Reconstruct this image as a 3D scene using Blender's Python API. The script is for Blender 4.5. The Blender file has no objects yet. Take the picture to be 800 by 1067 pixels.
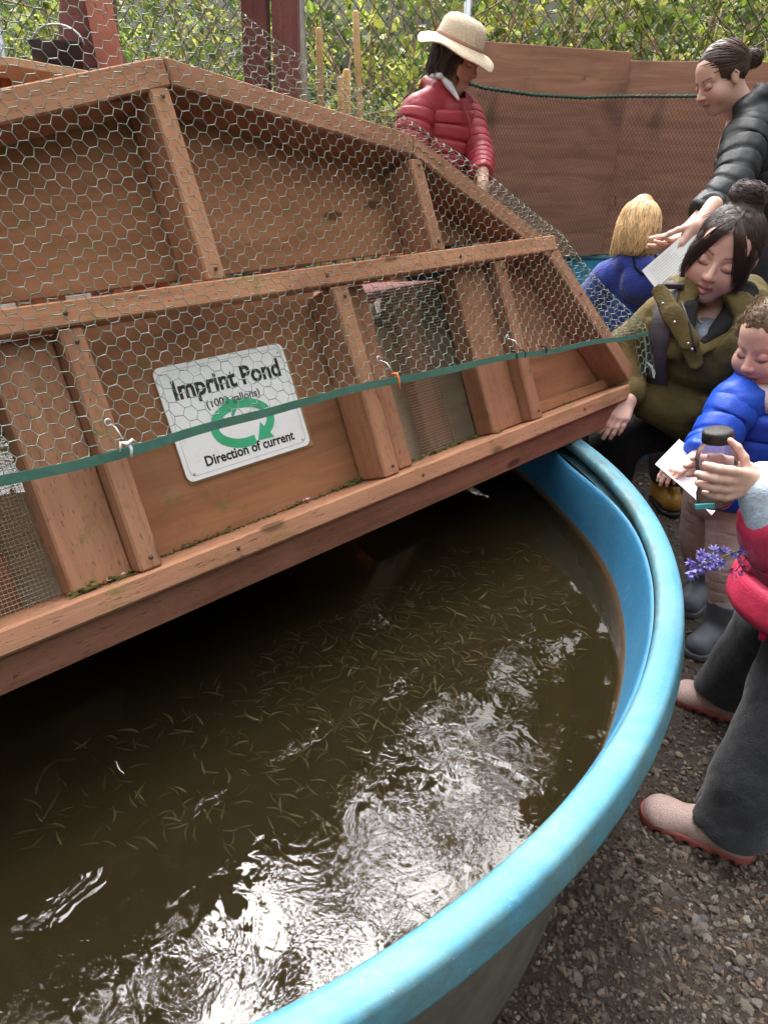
import bpy, bmesh, math, random
import numpy as np
from mathutils import Matrix, Vector

random.seed(7)
RNG = np.random.default_rng(11)
S = bpy.context.scene
COL = S.collection
R = math.radians

# ------------------------------------------------------------------ camera
PITCH, ROLL = R(28), R(1.5)
CAM = Vector((0, 0, 1.355))
cam_d = bpy.data.cameras.new('camera')
cam = bpy.data.objects.new('camera', cam_d)
COL.objects.link(cam)
S.camera = cam
cam_d.sensor_fit = 'HORIZONTAL'
cam_d.sensor_width = 36.0
cam_d.lens = 36.0 * 770 / 800
cam_d.clip_start = 0.02
cam_d.clip_end = 500
fw = Vector((0, math.cos(PITCH), -math.sin(PITCH)))
r0 = Vector((1, 0, 0))
u0 = Vector((0, math.sin(PITCH), math.cos(PITCH)))
cr = r0 * math.cos(ROLL) + u0 * math.sin(ROLL)
cu = -r0 * math.sin(ROLL) + u0 * math.cos(ROLL)
cam.matrix_world = Matrix(((cr.x, cu.x, -fw.x, CAM.x), (cr.y, cu.y, -fw.y, CAM.y), (cr.z, cu.z, -fw.z, CAM.z), (0, 0, 0, 1)))

# ------------------------------------------------------------------ light: bright overcast sky, soft high sun
SUN_EL, SUN_AZ = R(59), R(-10)          # azimuth clockwise from +Y
world = bpy.data.worlds.new('World')
S.world = world
world.use_nodes = True
wn, wl = world.node_tree.nodes, world.node_tree.links
wn.clear()
wo = wn.new('ShaderNodeOutputWorld')
bg = wn.new('ShaderNodeBackground')
sky = wn.new('ShaderNodeTexSky')
sky.sky_type = 'NISHITA'
sky.sun_disc = False
sky.sun_elevation = SUN_EL
sky.sun_rotation = SUN_AZ
sky.air_density = 1.0
sky.dust_density = 6.0
sky.ozone_density = 1.0
hs = wn.new('ShaderNodeHueSaturation')   # cloud cover: the blue is washed out evenly
hs.inputs['Saturation'].default_value = 0.16
wl.new(sky.outputs[0], hs.inputs['Color'])
wl.new(hs.outputs[0], bg.inputs['Color'])
bg.inputs['Strength'].default_value = 0.15
wl.new(bg.outputs[0], wo.inputs['Surface'])
sun_d = bpy.data.lights.new('sun', 'SUN')
sun_d.energy = 0.95
sun_d.angle = R(36)
sun_d.color = (1.0, 0.97, 0.93)
sun = bpy.data.objects.new('sun', sun_d)
COL.objects.link(sun)
sd = Vector((math.sin(SUN_AZ) * math.cos(SUN_EL), math.cos(SUN_AZ) * math.cos(SUN_EL), math.sin(SUN_EL)))
sun.rotation_euler = sd.to_track_quat('Z', 'Y').to_euler()
S.view_settings.view_transform = 'Standard'
S.view_settings.look = 'None'
S.view_settings.gamma = 1.0
S.view_settings.use_curve_mapping = False
S.view_settings.exposure = 2.42
S.render.engine = 'CYCLES'
S.cycles.use_denoising = True
S.cycles.max_bounces = 5
S.cycles.diffuse_bounces = 3
S.cycles.glossy_bounces = 3
S.cycles.transmission_bounces = 3
S.cycles.transparent_max_bounces = 16
S.cycles.volume_bounces = 0
S.cycles.use_adaptive_sampling = True
S.cycles.adaptive_threshold = 0.02
S.cycles.caustics_reflective = False
S.cycles.caustics_refractive = False

# ------------------------------------------------------------------ helpers: objects
def tag(o, label=None, cat=None, group=None, kind=None):
    if label: o['label'] = label
    if cat: o['category'] = cat
    if group: o['group'] = group
    if kind: o['kind'] = kind
    return o

def empty(name, loc=(0, 0, 0), mat=None):
    o = bpy.data.objects.new(name, None)
    o.empty_display_size = 0.05
    COL.objects.link(o)
    if mat is not None: o.matrix_world = mat
    else: o.location = loc
    return o

def link(name, me, mat=None, parent=None):
    o = bpy.data.objects.new(name, me)
    COL.objects.link(o)
    if mat is not None and not me.materials: me.materials.append(mat)
    if parent is not None: o.parent = parent
    return o

def npmesh(name, V, F, smooth=False, colors=None):
    """V (n,3), F (m,k) or list of such arrays"""
    me = bpy.data.meshes.new(name)
    V = np.asarray(V, np.float32)
    Fs = [np.asarray(f, np.int32) for f in (F if isinstance(F, list) else [F]) if len(f)]
    me.vertices.add(len(V)); me.vertices.foreach_set('co', V.ravel())
    nl = sum(f.size for f in Fs); nf = sum(len(f) for f in Fs)
    me.loops.add(nl); me.polygons.add(nf)
    me.loops.foreach_set('vertex_index', np.concatenate([f.ravel() for f in Fs]))
    tot = np.concatenate([np.full(len(f), f.shape[1], np.int32) for f in Fs])
    st = np.concatenate([[0], np.cumsum(tot)[:-1]]).astype(np.int32)
    me.polygons.foreach_set('loop_start', st)
    me.polygons.foreach_set('use_smooth', np.full(nf, smooth))
    me.update(calc_edges=True); me.validate()
    if colors is not None:
        at = me.color_attributes.new('col', 'FLOAT_COLOR', 'POINT')
        c = np.ones((len(V), 4), np.float32); c[:, :3] = colors
        at.data.foreach_set('color', c.ravel())
    return me

def box_np(x0, x1, y0, y1, z0, z1):
    V = np.array([(x, y, z) for x in (x0, x1) for y in (y0, y1) for z in (z0, z1)], float)
    F = np.array([(0, 1, 3, 2), (4, 6, 7, 5), (0, 4, 5, 1), (2, 3, 7, 6), (0, 2, 6, 4), (1, 5, 7, 3)])
    return V, F

def bevel_mesh(name, V, F, b=0.003, seg=1, smooth=False):
    bm = bmesh.new()
    vs = [bm.verts.new(v) for v in V]
    for f in F: bm.faces.new([vs[i] for i in f])
    bmesh.ops.recalc_face_normals(bm, faces=bm.faces)
    if b > 0: bmesh.ops.bevel(bm, geom=list(bm.edges), offset=b, segments=seg, affect='EDGES', profile=0.5)
    me = bpy.data.meshes.new(name)
    bm.to_mesh(me); bm.free()
    if smooth:
        me.polygons.foreach_set('use_smooth', [True] * len(me.polygons))
    return me

def frame_from(x, up):
    x = Vector(x).normalized(); up = Vector(up)
    y = (up - x * up.dot(x)).normalized()
    z = x.cross(y)
    return Matrix(((x.x, y.x, z.x), (x.y, y.y, z.y), (x.z, y.z, z.z)))

def board(name, parent, p0, p1, width, thick, up, mat, b=0.003, cut=0.0):
    """a straight timber from p0 to p1 (centre line, parent space); width along up, thick across"""
    p0, p1 = Vector(p0), Vector(p1)
    L = (p1 - p0).length
    V, F = box_np(-L / 2, L / 2, -width / 2, width / 2, -thick / 2, thick / 2)
    o = link(name, bevel_mesh(name, V, F, b), mat, parent)
    m = frame_from(p1 - p0, up).to_4x4(); m.translation = (p0 + p1) / 2
    o.matrix_local = m
    return o

def slab(name, parent, u, v, w, mat, b=0.003, along='u'):
    """box in parent axes; local x runs along the grain"""
    c = Vector(((u[0] + u[1]) / 2, (v[0] + v[1]) / 2, (w[0] + w[1]) / 2))
    if along == 'u':
        return board(name, parent, (u[0], c.y, c.z), (u[1], c.y, c.z), abs(v[1] - v[0]), abs(w[1] - w[0]), (0, 1, 0), mat, b)
    return board(name, parent, (c.x, v[0], c.z), (c.x, v[1], c.z), abs(u[1] - u[0]), abs(w[1] - w[0]), (-1, 0, 0), mat, b)

def tubes(P0, P1, r, sides=4):
    """separate straight prisms between point arrays"""
    P0 = np.asarray(P0, float); P1 = np.asarray(P1, float)
    n = len(P0)
    d = P1 - P0; d /= np.linalg.norm(d, axis=1, keepdims=True) + 1e-12
    a = np.where(np.abs(d[:, 2:3]) < 0.9, [[0, 0, 1.0]], [[1.0, 0, 0]])
    e1 = np.cross(d, a); e1 /= np.linalg.norm(e1, axis=1, keepdims=True)
    e2 = np.cross(d, e1)
    r = np.broadcast_to(np.asarray(r, float), (n,))
    V = np.zeros((n, 2 * sides, 3))
    for k in range(sides):
        t = 2 * math.pi * k / sides
        off = (e1 * math.cos(t) + e2 * math.sin(t)) * r[:, None]
        V[:, k] = P0 + off; V[:, sides + k] = P1 + off
    F = np.array([(k, (k + 1) % sides, sides + (k + 1) % sides, sides + k) for k in range(sides)])
    Fa = (F[None] + (np.arange(n) * 2 * sides)[:, None, None]).reshape(-1, 4)
    return V.reshape(-1, 3), Fa

def sweep(path, rad, sides=8, closed=False, cap=True):
    """one continuous tube along a polyline with a radius per point"""
    P = np.asarray(path, float); n = len(P)
    rad = np.broadcast_to(np.asarray(rad, float), (n,))
    T = np.gradient(P, axis=0) if not closed else np.roll(P, -1, 0) - np.roll(P, 1, 0)
    T /= np.linalg.norm(T, axis=1, keepdims=True) + 1e-12
    e = np.cross(T[0], [0, 0, 1.0])
    if np.linalg.norm(e) < 1e-3: e = np.cross(T[0], [1.0, 0, 0])
    e /= np.linalg.norm(e)
    V = np.zeros((n, sides, 3))
    ang = np.arange(sides) * 2 * math.pi / sides
    for i in range(n):
        e = e - T[i] * e.dot(T[i]); e /= np.linalg.norm(e)
        f = np.cross(T[i], e)
        V[i] = P[i] + rad[i] * (np.cos(ang)[:, None] * e + np.sin(ang)[:, None] * f)
    F = []
    m = n if closed else n - 1
    for i in range(m):
        j = (i + 1) % n
        for k in range(sides):
            l = (k + 1) % sides
            F.append((i * sides + k, i * sides + l, j * sides + l, j * sides + k))
    V = V.reshape(-1, 3)
    Fq = np.array(F)
    if cap and not closed:
        V = np.vstack([V, P[0], P[-1]])
        a, b = len(V) - 2, len(V) - 1
        tri = [(a, (k + 1) % sides, k) for k in range(sides)] + [(b, (n - 1) * sides + k, (n - 1) * sides + (k + 1) % sides) for k in range(sides)]
        return V, [Fq, np.array(tri)]
    return V, [Fq]

def merge(parts):
    """join (V, F or [F]) tuples into V, [F...] grouped by face size"""
    Vs, by, off = [], {}, 0
    for V, F in parts:
        for f in (F if isinstance(F, list) else [F]):
            if len(f): by.setdefault(f.shape[1], []).append(f + off)
        Vs.append(V); off += len(V)
    return np.vstack(Vs), [np.vstack(v) for v in by.values()]

def revolve(prof, n=96, a0=0.0, a1=2 * math.pi, cx=0, cy=0):
    prof = np.asarray(prof, float); m = len(prof)
    full = abs(a1 - a0 - 2 * math.pi) < 1e-6
    ang = np.linspace(a0, a1, n, endpoint=not full)
    V = np.zeros((n, m, 3))
    V[:, :, 0] = cx + np.cos(ang)[:, None] * prof[:, 0]
    V[:, :, 1] = cy + np.sin(ang)[:, None] * prof[:, 0]
    V[:, :, 2] = prof[:, 1]
    F = []
    for i in range(n if full else n - 1):
        j = (i + 1) % n
        for k in range(m - 1):
            F.append((i * m + k, j * m + k, j * m + k + 1, i * m + k + 1))
    return V.reshape(-1, 3), np.array(F)

# ------------------------------------------------------------------ helpers: materials
class NT:
    def __init__(s, name):
        s.m = bpy.data.materials.new(name); s.m.use_nodes = True
        s.n = s.m.node_tree.nodes; s.l = s.m.node_tree.links
        s.bsdf = s.n['Principled BSDF']; s.out = s.n['Material Output']
    def node(s, t, **kw):
        nd = s.n.new(t)
        for k, v in kw.items():
            if k in nd.inputs.keys(): s.set(nd.inputs[k], v)
            else: setattr(nd, k, v)
        return nd
    def set(s, sock, v):
        if hasattr(v, 'is_output') or isinstance(v, bpy.types.NodeSocket): s.l.new(v, sock)
        else: sock.default_value = v
    def coord(s, scale=(1, 1, 1), kind='Object', loc=(0, 0, 0), rot=(0, 0, 0)):
        tc = s.n.new('ShaderNodeTexCoord'); mp = s.n.new('ShaderNodeMapping')
        s.l.new(tc.outputs[kind], mp.inputs['Vector'])
        mp.inputs['Scale'].default_value = scale; mp.inputs['Location'].default_value = loc; mp.inputs['Rotation'].default_value = rot
        return mp.outputs[0]
    def noise(s, vec, scale=5, detail=4, rough=0.6, dist=0.0):
        nd = s.n.new('ShaderNodeTexNoise')
        s.l.new(vec, nd.inputs['Vector'])
        nd.inputs['Scale'].default_value = scale; nd.inputs['Detail'].default_value = detail
        nd.inputs['Roughness'].default_value = rough; nd.inputs['Distortion'].default_value = dist
        return nd.outputs['Fac']
    def ramp(s, fac, stops, interp='LINEAR'):
        nd = s.n.new('ShaderNodeValToRGB'); cr = nd.color_ramp; cr.interpolation = interp
        while len(cr.elements) < len(stops): cr.elements.new(0.5)
        for e, (p, c) in zip(cr.elements, stops):
            e.position = p; e.color = (c[0], c[1], c[2], 1) if not isinstance(c, (int, float)) else (c, c, c, 1)
        s.l.new(fac, nd.inputs[0])
        return nd.outputs[0]
    def mix(s, fac, a, b, mode='MIX'):
        nd = s.n.new('ShaderNodeMix'); nd.data_type = 'RGBA'; nd.blend_type = mode
        s.set(nd.inputs[0], fac)
        for sock, v in ((nd.inputs[6], a), (nd.inputs[7], b)):
            if isinstance(v, tuple): sock.default_value = (v[0], v[1], v[2], 1)
            else: s.l.new(v, sock)
        return nd.outputs[2]
    def math(s, op, a, b=0.5, c=None):
        nd = s.n.new('ShaderNodeMath'); nd.operation = op
        s.set(nd.inputs[0], a); s.set(nd.inputs[1], b)
        if c is not None: s.set(nd.inputs[2], c)
        return nd.outputs[0]
    def rand(s):
        return s.n.new('ShaderNodeObjectInfo').outputs['Random']
    def attr(s, name='col'):
        nd = s.n.new('ShaderNodeAttribute'); nd.attribute_name = name
        return nd.outputs['Color']
    def sep(s, vec):
        nd = s.n.new('ShaderNodeSeparateXYZ'); s.l.new(vec, nd.inputs[0]); return nd.outputs
    def bump(s, h, strength=0.3, dist=0.01):
        nd = s.n.new('ShaderNodeBump'); s.l.new(h, nd.inputs['Height'])
        nd.inputs['Strength'].default_value = strength; nd.inputs['Distance'].default_value = dist
        s.l.new(nd.outputs[0], s.bsdf.inputs['Normal'])
        return nd.outputs[0]
    def base(s, c):
        if isinstance(c, tuple): s.bsdf.inputs['Base Color'].default_value = (c[0], c[1], c[2], 1)
        else: s.l.new(c, s.bsdf.inputs['Base Color'])
        return s
    def rough(s, v):
        s.set(s.bsdf.inputs['Roughness'], v); return s

def flat(name, c, rough=0.6, metal=0.0, bump=0.0, bscale=60, var=0.15, coat=0.0):
    t = NT(name)
    v = t.coord()
    n = t.noise(v, bscale * 0.3, 4)
    lo = tuple(x * (1 - var) for x in c); hi = tuple(min(1, x * (1 + var)) for x in c)
    t.base(t.ramp(n, [(0.3, lo), (0.7, hi)]))
    t.rough(rough)
    t.bsdf.inputs['Metallic'].default_value = metal
    if coat: t.bsdf.inputs['Coat Weight'].default_value = coat
    if bump: t.bump(t.noise(v, bscale, 4), bump, 0.004)
    return t.m

def wood(name, dark, mid, light, wear=0.25, bumpd=0.0025, pores=True, moss=False, knots=0.0):
    t = NT(name)
    rnd = t.rand()
    sh = t.n.new('ShaderNodeCombineXYZ')
    t.l.new(t.math('MULTIPLY', rnd, 37.0), sh.inputs[0]); t.l.new(t.math('MULTIPLY', rnd, 13.0), sh.inputs[1])
    tc = t.n.new('ShaderNodeTexCoord')
    ad = t.n.new('ShaderNodeVectorMath'); ad.operation = 'ADD'
    t.l.new(tc.outputs['Object'], ad.inputs[0]); t.l.new(sh.outputs[0], ad.inputs[1])
    mp = t.n.new('ShaderNodeMapping'); mp.inputs['Scale'].default_value = (3.0, 42, 42); t.l.new(ad.outputs[0], mp.inputs[0])
    mp2 = t.n.new('ShaderNodeMapping'); mp2.inputs['Scale'].default_value = (60, 330, 330); t.l.new(ad.outputs[0], mp2.inputs[0])
    g = t.noise(mp.outputs[0], 1.0, 5, 0.65, 0.6)
    big = t.noise(ad.outputs[0], 5.0, 4, 0.6)
    c = t.ramp(g, [(0.28, dark), (0.5, mid), (0.75, light)])
    c = t.mix(t.ramp(big, [(0.35, 0.0), (0.75, 1.0)]), c, t.mix(0.5, c, tuple(min(1, x * 1.25) for x in light)))
    if wear:
        wn_ = t.noise(ad.outputs[0], 14.0, 6, 0.7, 0.5)
        c = t.mix(t.ramp(wn_, [(0.60, 0.0), (0.72, wear)]), c, (0.30, 0.24, 0.15))
        wd = t.noise(ad.outputs[0], 9.0, 6, 0.75, 1.5)
        c = t.mix(t.ramp(wd, [(0.64, 0.0), (0.74, 0.55 * min(1, wear * 2.5))]), c, tuple(x * 0.35 for x in dark))
    h = g
    if pores:
        p = t.noise(mp2.outputs[0], 1.0, 2, 0.5)
        pr = t.ramp(p, [(0.64, 0.0), (0.72, 1.0)])
        c = t.mix(t.math('MULTIPLY', pr, 0.5), c, tuple(x * 0.45 for x in dark))
        h = t.math('SUBTRACT', g, t.math('MULTIPLY', pr, 0.8))
    if moss:
        gz = t.sep(tc.outputs['Object'])
        mn = t.noise(ad.outputs[0], 22.0, 6, 0.7)
        c = t.mix(t.ramp(mn, [(0.56, 0.0), (0.70, 0.7)]), c, (0.16, 0.15, 0.035))
    # each board its own tone, a few dark knots
    c = t.mix(1.0, c, t.ramp(rnd, [(0.0, (0.74, 0.70, 0.68)), (0.35, (0.95, 0.93, 0.92)), (0.7, (1.0, 1.0, 1.0)), (1.0, (1.14, 1.10, 1.04))]), 'MULTIPLY')
    vo = t.n.new('ShaderNodeTexVoronoi'); vo.inputs['Scale'].default_value = 1.0
    mpk = t.n.new('ShaderNodeMapping'); mpk.inputs['Scale'].default_value = (3.2, 8.0, 8.0); t.l.new(ad.outputs[0], mpk.inputs[0]); t.l.new(mpk.outputs[0], vo.inputs['Vector'])
    kd = t.math('ADD', vo.outputs['Distance'], t.math('MULTIPLY', g, 0.05))
    c = t.mix(t.ramp(kd, [(0.085, 0.75), (0.125, 0.0)]), c, tuple(x * 0.30 for x in dark))
    st2 = t.noise(ad.outputs[0], 3.0, 5, 0.7, 0.8)
    c = t.mix(t.ramp(st2, [(0.55, 0.0), (0.72, 0.45)]), c, tuple(x * 0.62 for x in dark))
    t.base(c)
    t.rough(0.85); t.bsdf.inputs['Specular IOR Level'].default_value = 0.22
    t.bump(h, 0.8, bumpd)
    return t.m

M = {}
M['timber'] = wood('stained_timber', (0.245, 0.114, 0.062), (0.345, 0.167, 0.094), (0.42, 0.218, 0.128), 0.45, moss=True)
M['timber2'] = wood('stained_timber_red', (0.19, 0.080, 0.048), (0.30, 0.125, 0.075), (0.38, 0.17, 0.105), 0.15)
M['ply'] = wood('stained_plywood', (0.205, 0.092, 0.044), (0.28, 0.128, 0.063), (0.345, 0.166, 0.086), 0.4, 0.0015, False, True)
M['ply2'] = wood('redwood_plywood', (0.20, 0.085, 0.055), (0.31, 0.135, 0.088), (0.38, 0.18, 0.12), 0.12, 0.001, False)
M['rawply'] = wood('bare_plywood', (0.42, 0.28, 0.17), (0.58, 0.40, 0.26), (0.68, 0.50, 0.34), 0.12, 0.001, False)
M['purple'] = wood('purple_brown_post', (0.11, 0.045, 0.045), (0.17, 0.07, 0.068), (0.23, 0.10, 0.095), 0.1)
M['stake'] = wood('pale_stake', (0.36, 0.22, 0.09), (0.5, 0.33, 0.15), (0.6, 0.42, 0.22), 0.1)
M['galv'] = flat('galvanised', (0.55, 0.56, 0.57), 0.4, 0.7)
M['trim'] = flat('green_trim', (0.05, 0.145, 0.105), 0.5, 0, 0.3, 90)
M['cord_green'] = flat('dark_green_cord', (0.02, 0.075, 0.05), 0.6)
M['link'] = flat('black_green_wire', (0.035, 0.05, 0.04), 0.5)
M['hwcloth'] = flat('hardware_cloth', (0.40, 0.33, 0.23), 0.45, 0.3)
M['black'] = flat('black_plastic', (0.012, 0.012, 0.014), 0.5)
M['orange'] = flat('orange_tie', (0.75, 0.19, 0.05), 0.4)
M['white_tie'] = flat('white_tie', (0.7, 0.7, 0.68), 0.4)
def net_wire():
    t = NT('coated_wire')
    n = t.noise(t.coord(), 55, 4)
    t.base(t.ramp(n, [(0.35, (0.07, 0.125, 0.095)), (0.52, (0.17, 0.225, 0.18)), (0.72, (0.36, 0.40, 0.33))]))
    t.rough(0.4); t.bsdf.inputs['Metallic'].default_value = 0.15
    return t.m
M['net'] = net_wire()
# ================================================================== SETTING
TC = np.array([-0.669, 1.47])            # centre of the near pond tank
RIM, ZW = 0.62, 0.455
DEF_A = np.radians([-180, -60, -36, -15, -3, 7, 13, 25, 60, 110, 180])
DEF_R = np.array([0, 0.003, 0, -0.006, -0.012, -0.019, -0.024, -0.03, -0.02, 0, 0])
def tank_ring(prof, n=180, extra=None):
    V, F = revolve(prof, n)
    a = np.arctan2(V[:, 1], V[:, 0]); r = np.hypot(V[:, 0], V[:, 1])
    r2 = r + np.interp(a, DEF_A, DEF_R)
    if extra is not None: r2 = r2 + extra(a, V[:, 2])
    V[:, 0], V[:, 1] = r2 * np.cos(a), r2 * np.sin(a)
    return V, F

# ---- ground: one damp brown sheet
def ground_mat():
    t = NT('damp_soil')
    v = t.coord()
    a = t.noise(v, 3.0, 6, 0.65); b = t.noise(v, 90, 5, 0.7); c = t.noise(v, 320, 3, 0.6)
    col = t.ramp(a, [(0.3, (0.030, 0.020, 0.0145)), (0.7, (0.062, 0.042, 0.030))])
    col = t.mix(t.ramp(b, [(0.45, 0.0), (0.75, 0.8)]), col, (0.11, 0.082, 0.06))
    col = t.mix(t.ramp(c, [(0.5, 0.0), (0.75, 0.6)]), col, (0.018, 0.012, 0.009))
    t.base(col); t.rough(t.ramp(a, [(0.3, 0.55), (0.7, 0.85)]))
    t.bump(t.math('ADD', b, t.math('MULTIPLY', c, 0.5)), 0.9, 0.012)
    return t.m
M['soil'] = ground_mat()
gx, gy = np.meshgrid(np.concatenate([[-60, -20, -6, -3], np.linspace(-1, 3.2, 43), [5, 8, 20, 60]]), np.concatenate([[-60, -20, -5, -1], np.linspace(0, 6, 61), [8, 20, 60]]), indexing='ij')
gz = 0.012 * np.sin(gx * 2.1 + 1) * np.sin(gy * 1.7) + 0.006 * np.sin(gx * 7.3) * np.sin(gy * 6.1 + 2)
gz = np.where((np.abs(gx - 1) < 3) & (np.abs(gy - 3) < 4), gz, 0)
nx, ny = gx.shape
idx = np.arange(nx * ny).reshape(nx, ny)
GF = np.stack([idx[:-1, :-1], idx[1:, :-1], idx[1:, 1:], idx[:-1, 1:]], -1).reshape(-1, 4)
ground = link('ground', npmesh('ground', np.stack([gx, gy, gz], -1).reshape(-1, 3), GF, True), M['soil'])
tag(ground, 'damp brown earth path strewn with gravel', 'ground', kind='structure')
def ground_z(x, y):
    return 0.012 * np.sin(x * 2.1 + 1) * np.sin(y * 1.7) + 0.006 * np.sin(x * 7.3) * np.sin(y * 6.1 + 2)

# ---- gravel: crushed stones of mixed colour, one mass
def ico():
    p = (1 + 5 ** 0.5) / 2
    V = np.array([(-1, p, 0), (1, p, 0), (-1, -p, 0), (1, -p, 0), (0, -1, p), (0, 1, p), (0, -1, -p), (0, 1, -p), (p, 0, -1), (p, 0, 1), (-p, 0, -1), (-p, 0, 1)], float)
    F = np.array([(0, 11, 5), (0, 5, 1), (0, 1, 7), (0, 7, 10), (0, 10, 11), (1, 5, 9), (5, 11, 4), (11, 10, 2), (10, 7, 6), (7, 1, 8), (3, 9, 4), (3, 4, 2), (3, 2, 6), (3, 6, 8), (3, 8, 9), (4, 9, 5), (2, 4, 11), (6, 2, 10), (8, 6, 7), (9, 8, 1)])
    return V / np.linalg.norm(V[0]), F
def pebbles(n, xr, yr, smin, smax, power=2.2, keep=None):
    x = RNG.uniform(*xr, n * 2); y = RNG.uniform(*yr, n * 2)
    ok = np.hypot(x - TC[0], y - TC[1]) > 1.13
    ok &= RNG.random(n * 2) < (0.35 + 0.65 * (np.sin(x * 3.1 + 2 * np.sin(y * 2.3)) * np.sin(y * 2.7 + 1.5 * np.sin(x * 3.7)) > -0.35))
    if keep is not None: ok &= keep(x, y)
    x, y = x[ok][:n], y[ok][:n]; n = len(x)
    s = smin + (smax - smin) * RNG.random(n) ** power
    V0, F0 = ico()
    V = V0[None] * (1 + RNG.normal(0, 0.16, (n, 12, 1)))
    V = V * (s[:, None, None] * np.stack([RNG.uniform(0.7, 1.35, n), RNG.uniform(0.6, 1.0, n), RNG.uniform(0.35, 0.7, n)], -1)[:, None, :])
    q = RNG.normal(size=(n, 4)); q[:, 1:3] *= 0.35; q /= np.linalg.norm(q, axis=1, keepdims=True)
    w, a, b, c = q.T
    Rm = np.stack([1 - 2 * (b * b + c * c), 2 * (a * b - c * w), 2 * (a * c + b * w), 2 * (a * b + c * w), 1 - 2 * (a * a + c * c), 2 * (b * c - a * w), 2 * (a * c - b * w), 2 * (b * c + a * w), 1 - 2 * (a * a + b * b)], -1).reshape(n, 3, 3)
    V = np.einsum('nij,nkj->nki', Rm, V)
    V += np.stack([x, y, ground_z(x, y) + s * 0.12], -1)[:, None, :]
    pal = np.array([(0.20, 0.165, 0.13), (0.29, 0.25, 0.20), (0.16, 0.115, 0.08), (0.25, 0.18, 0.12), (0.12, 0.083, 0.058), (0.38, 0.33, 0.27), (0.32, 0.20, 0.12), (0.17, 0.16, 0.15)])
    c = pal[RNG.choice(8, n, p=[.2, .12, .2, .15, .17, .05, .05, .06])] * RNG.uniform(0.30, 0.80, (n, 1))
    F = (F0[None] + (np.arange(n) * 12)[:, None, None]).reshape(-1, 3)
    return V.reshape(-1, 3), F, np.repeat(c, 12, 0)
def stone_mat():
    t = NT('gravel_stone')
    c = t.attr()
    n = t.noise(t.coord(), 260, 4)
    t.base(t.mix(t.ramp(n, [(0.35, 0.0), (0.7, 0.6)]), c, t.mix(0.5, c, (0.06, 0.045, 0.03)))); t.rough(0.75)
    t.bump(n, 0.4, 0.002)
    return t.m
M['stone'] = stone_mat()
parts = [pebbles(15000, (-0.1, 1.15), (0.15, 2.0), 0.0022, 0.0075, 1.6), pebbles(2600, (-0.1, 1.15), (0.15, 2.0), 0.006, 0.0125, 1.8), pebbles(190, (-0.1, 1.1), (0.15, 1.6), 0.012, 0.019, 2.0), pebbles(5200, (0.5, 2.0), (1.9, 3.3), 0.005, 0.012, 1.5)]
Vg, Fg = merge([(p[0], p[1]) for p in parts])
gravel = link('gravel', npmesh('gravel', Vg, Fg, False, np.vstack([p[2] for p in parts])), M['stone'])
tag(gravel, 'loose grey and brown gravel scattered over the path', 'gravel', kind='stuff')

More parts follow.
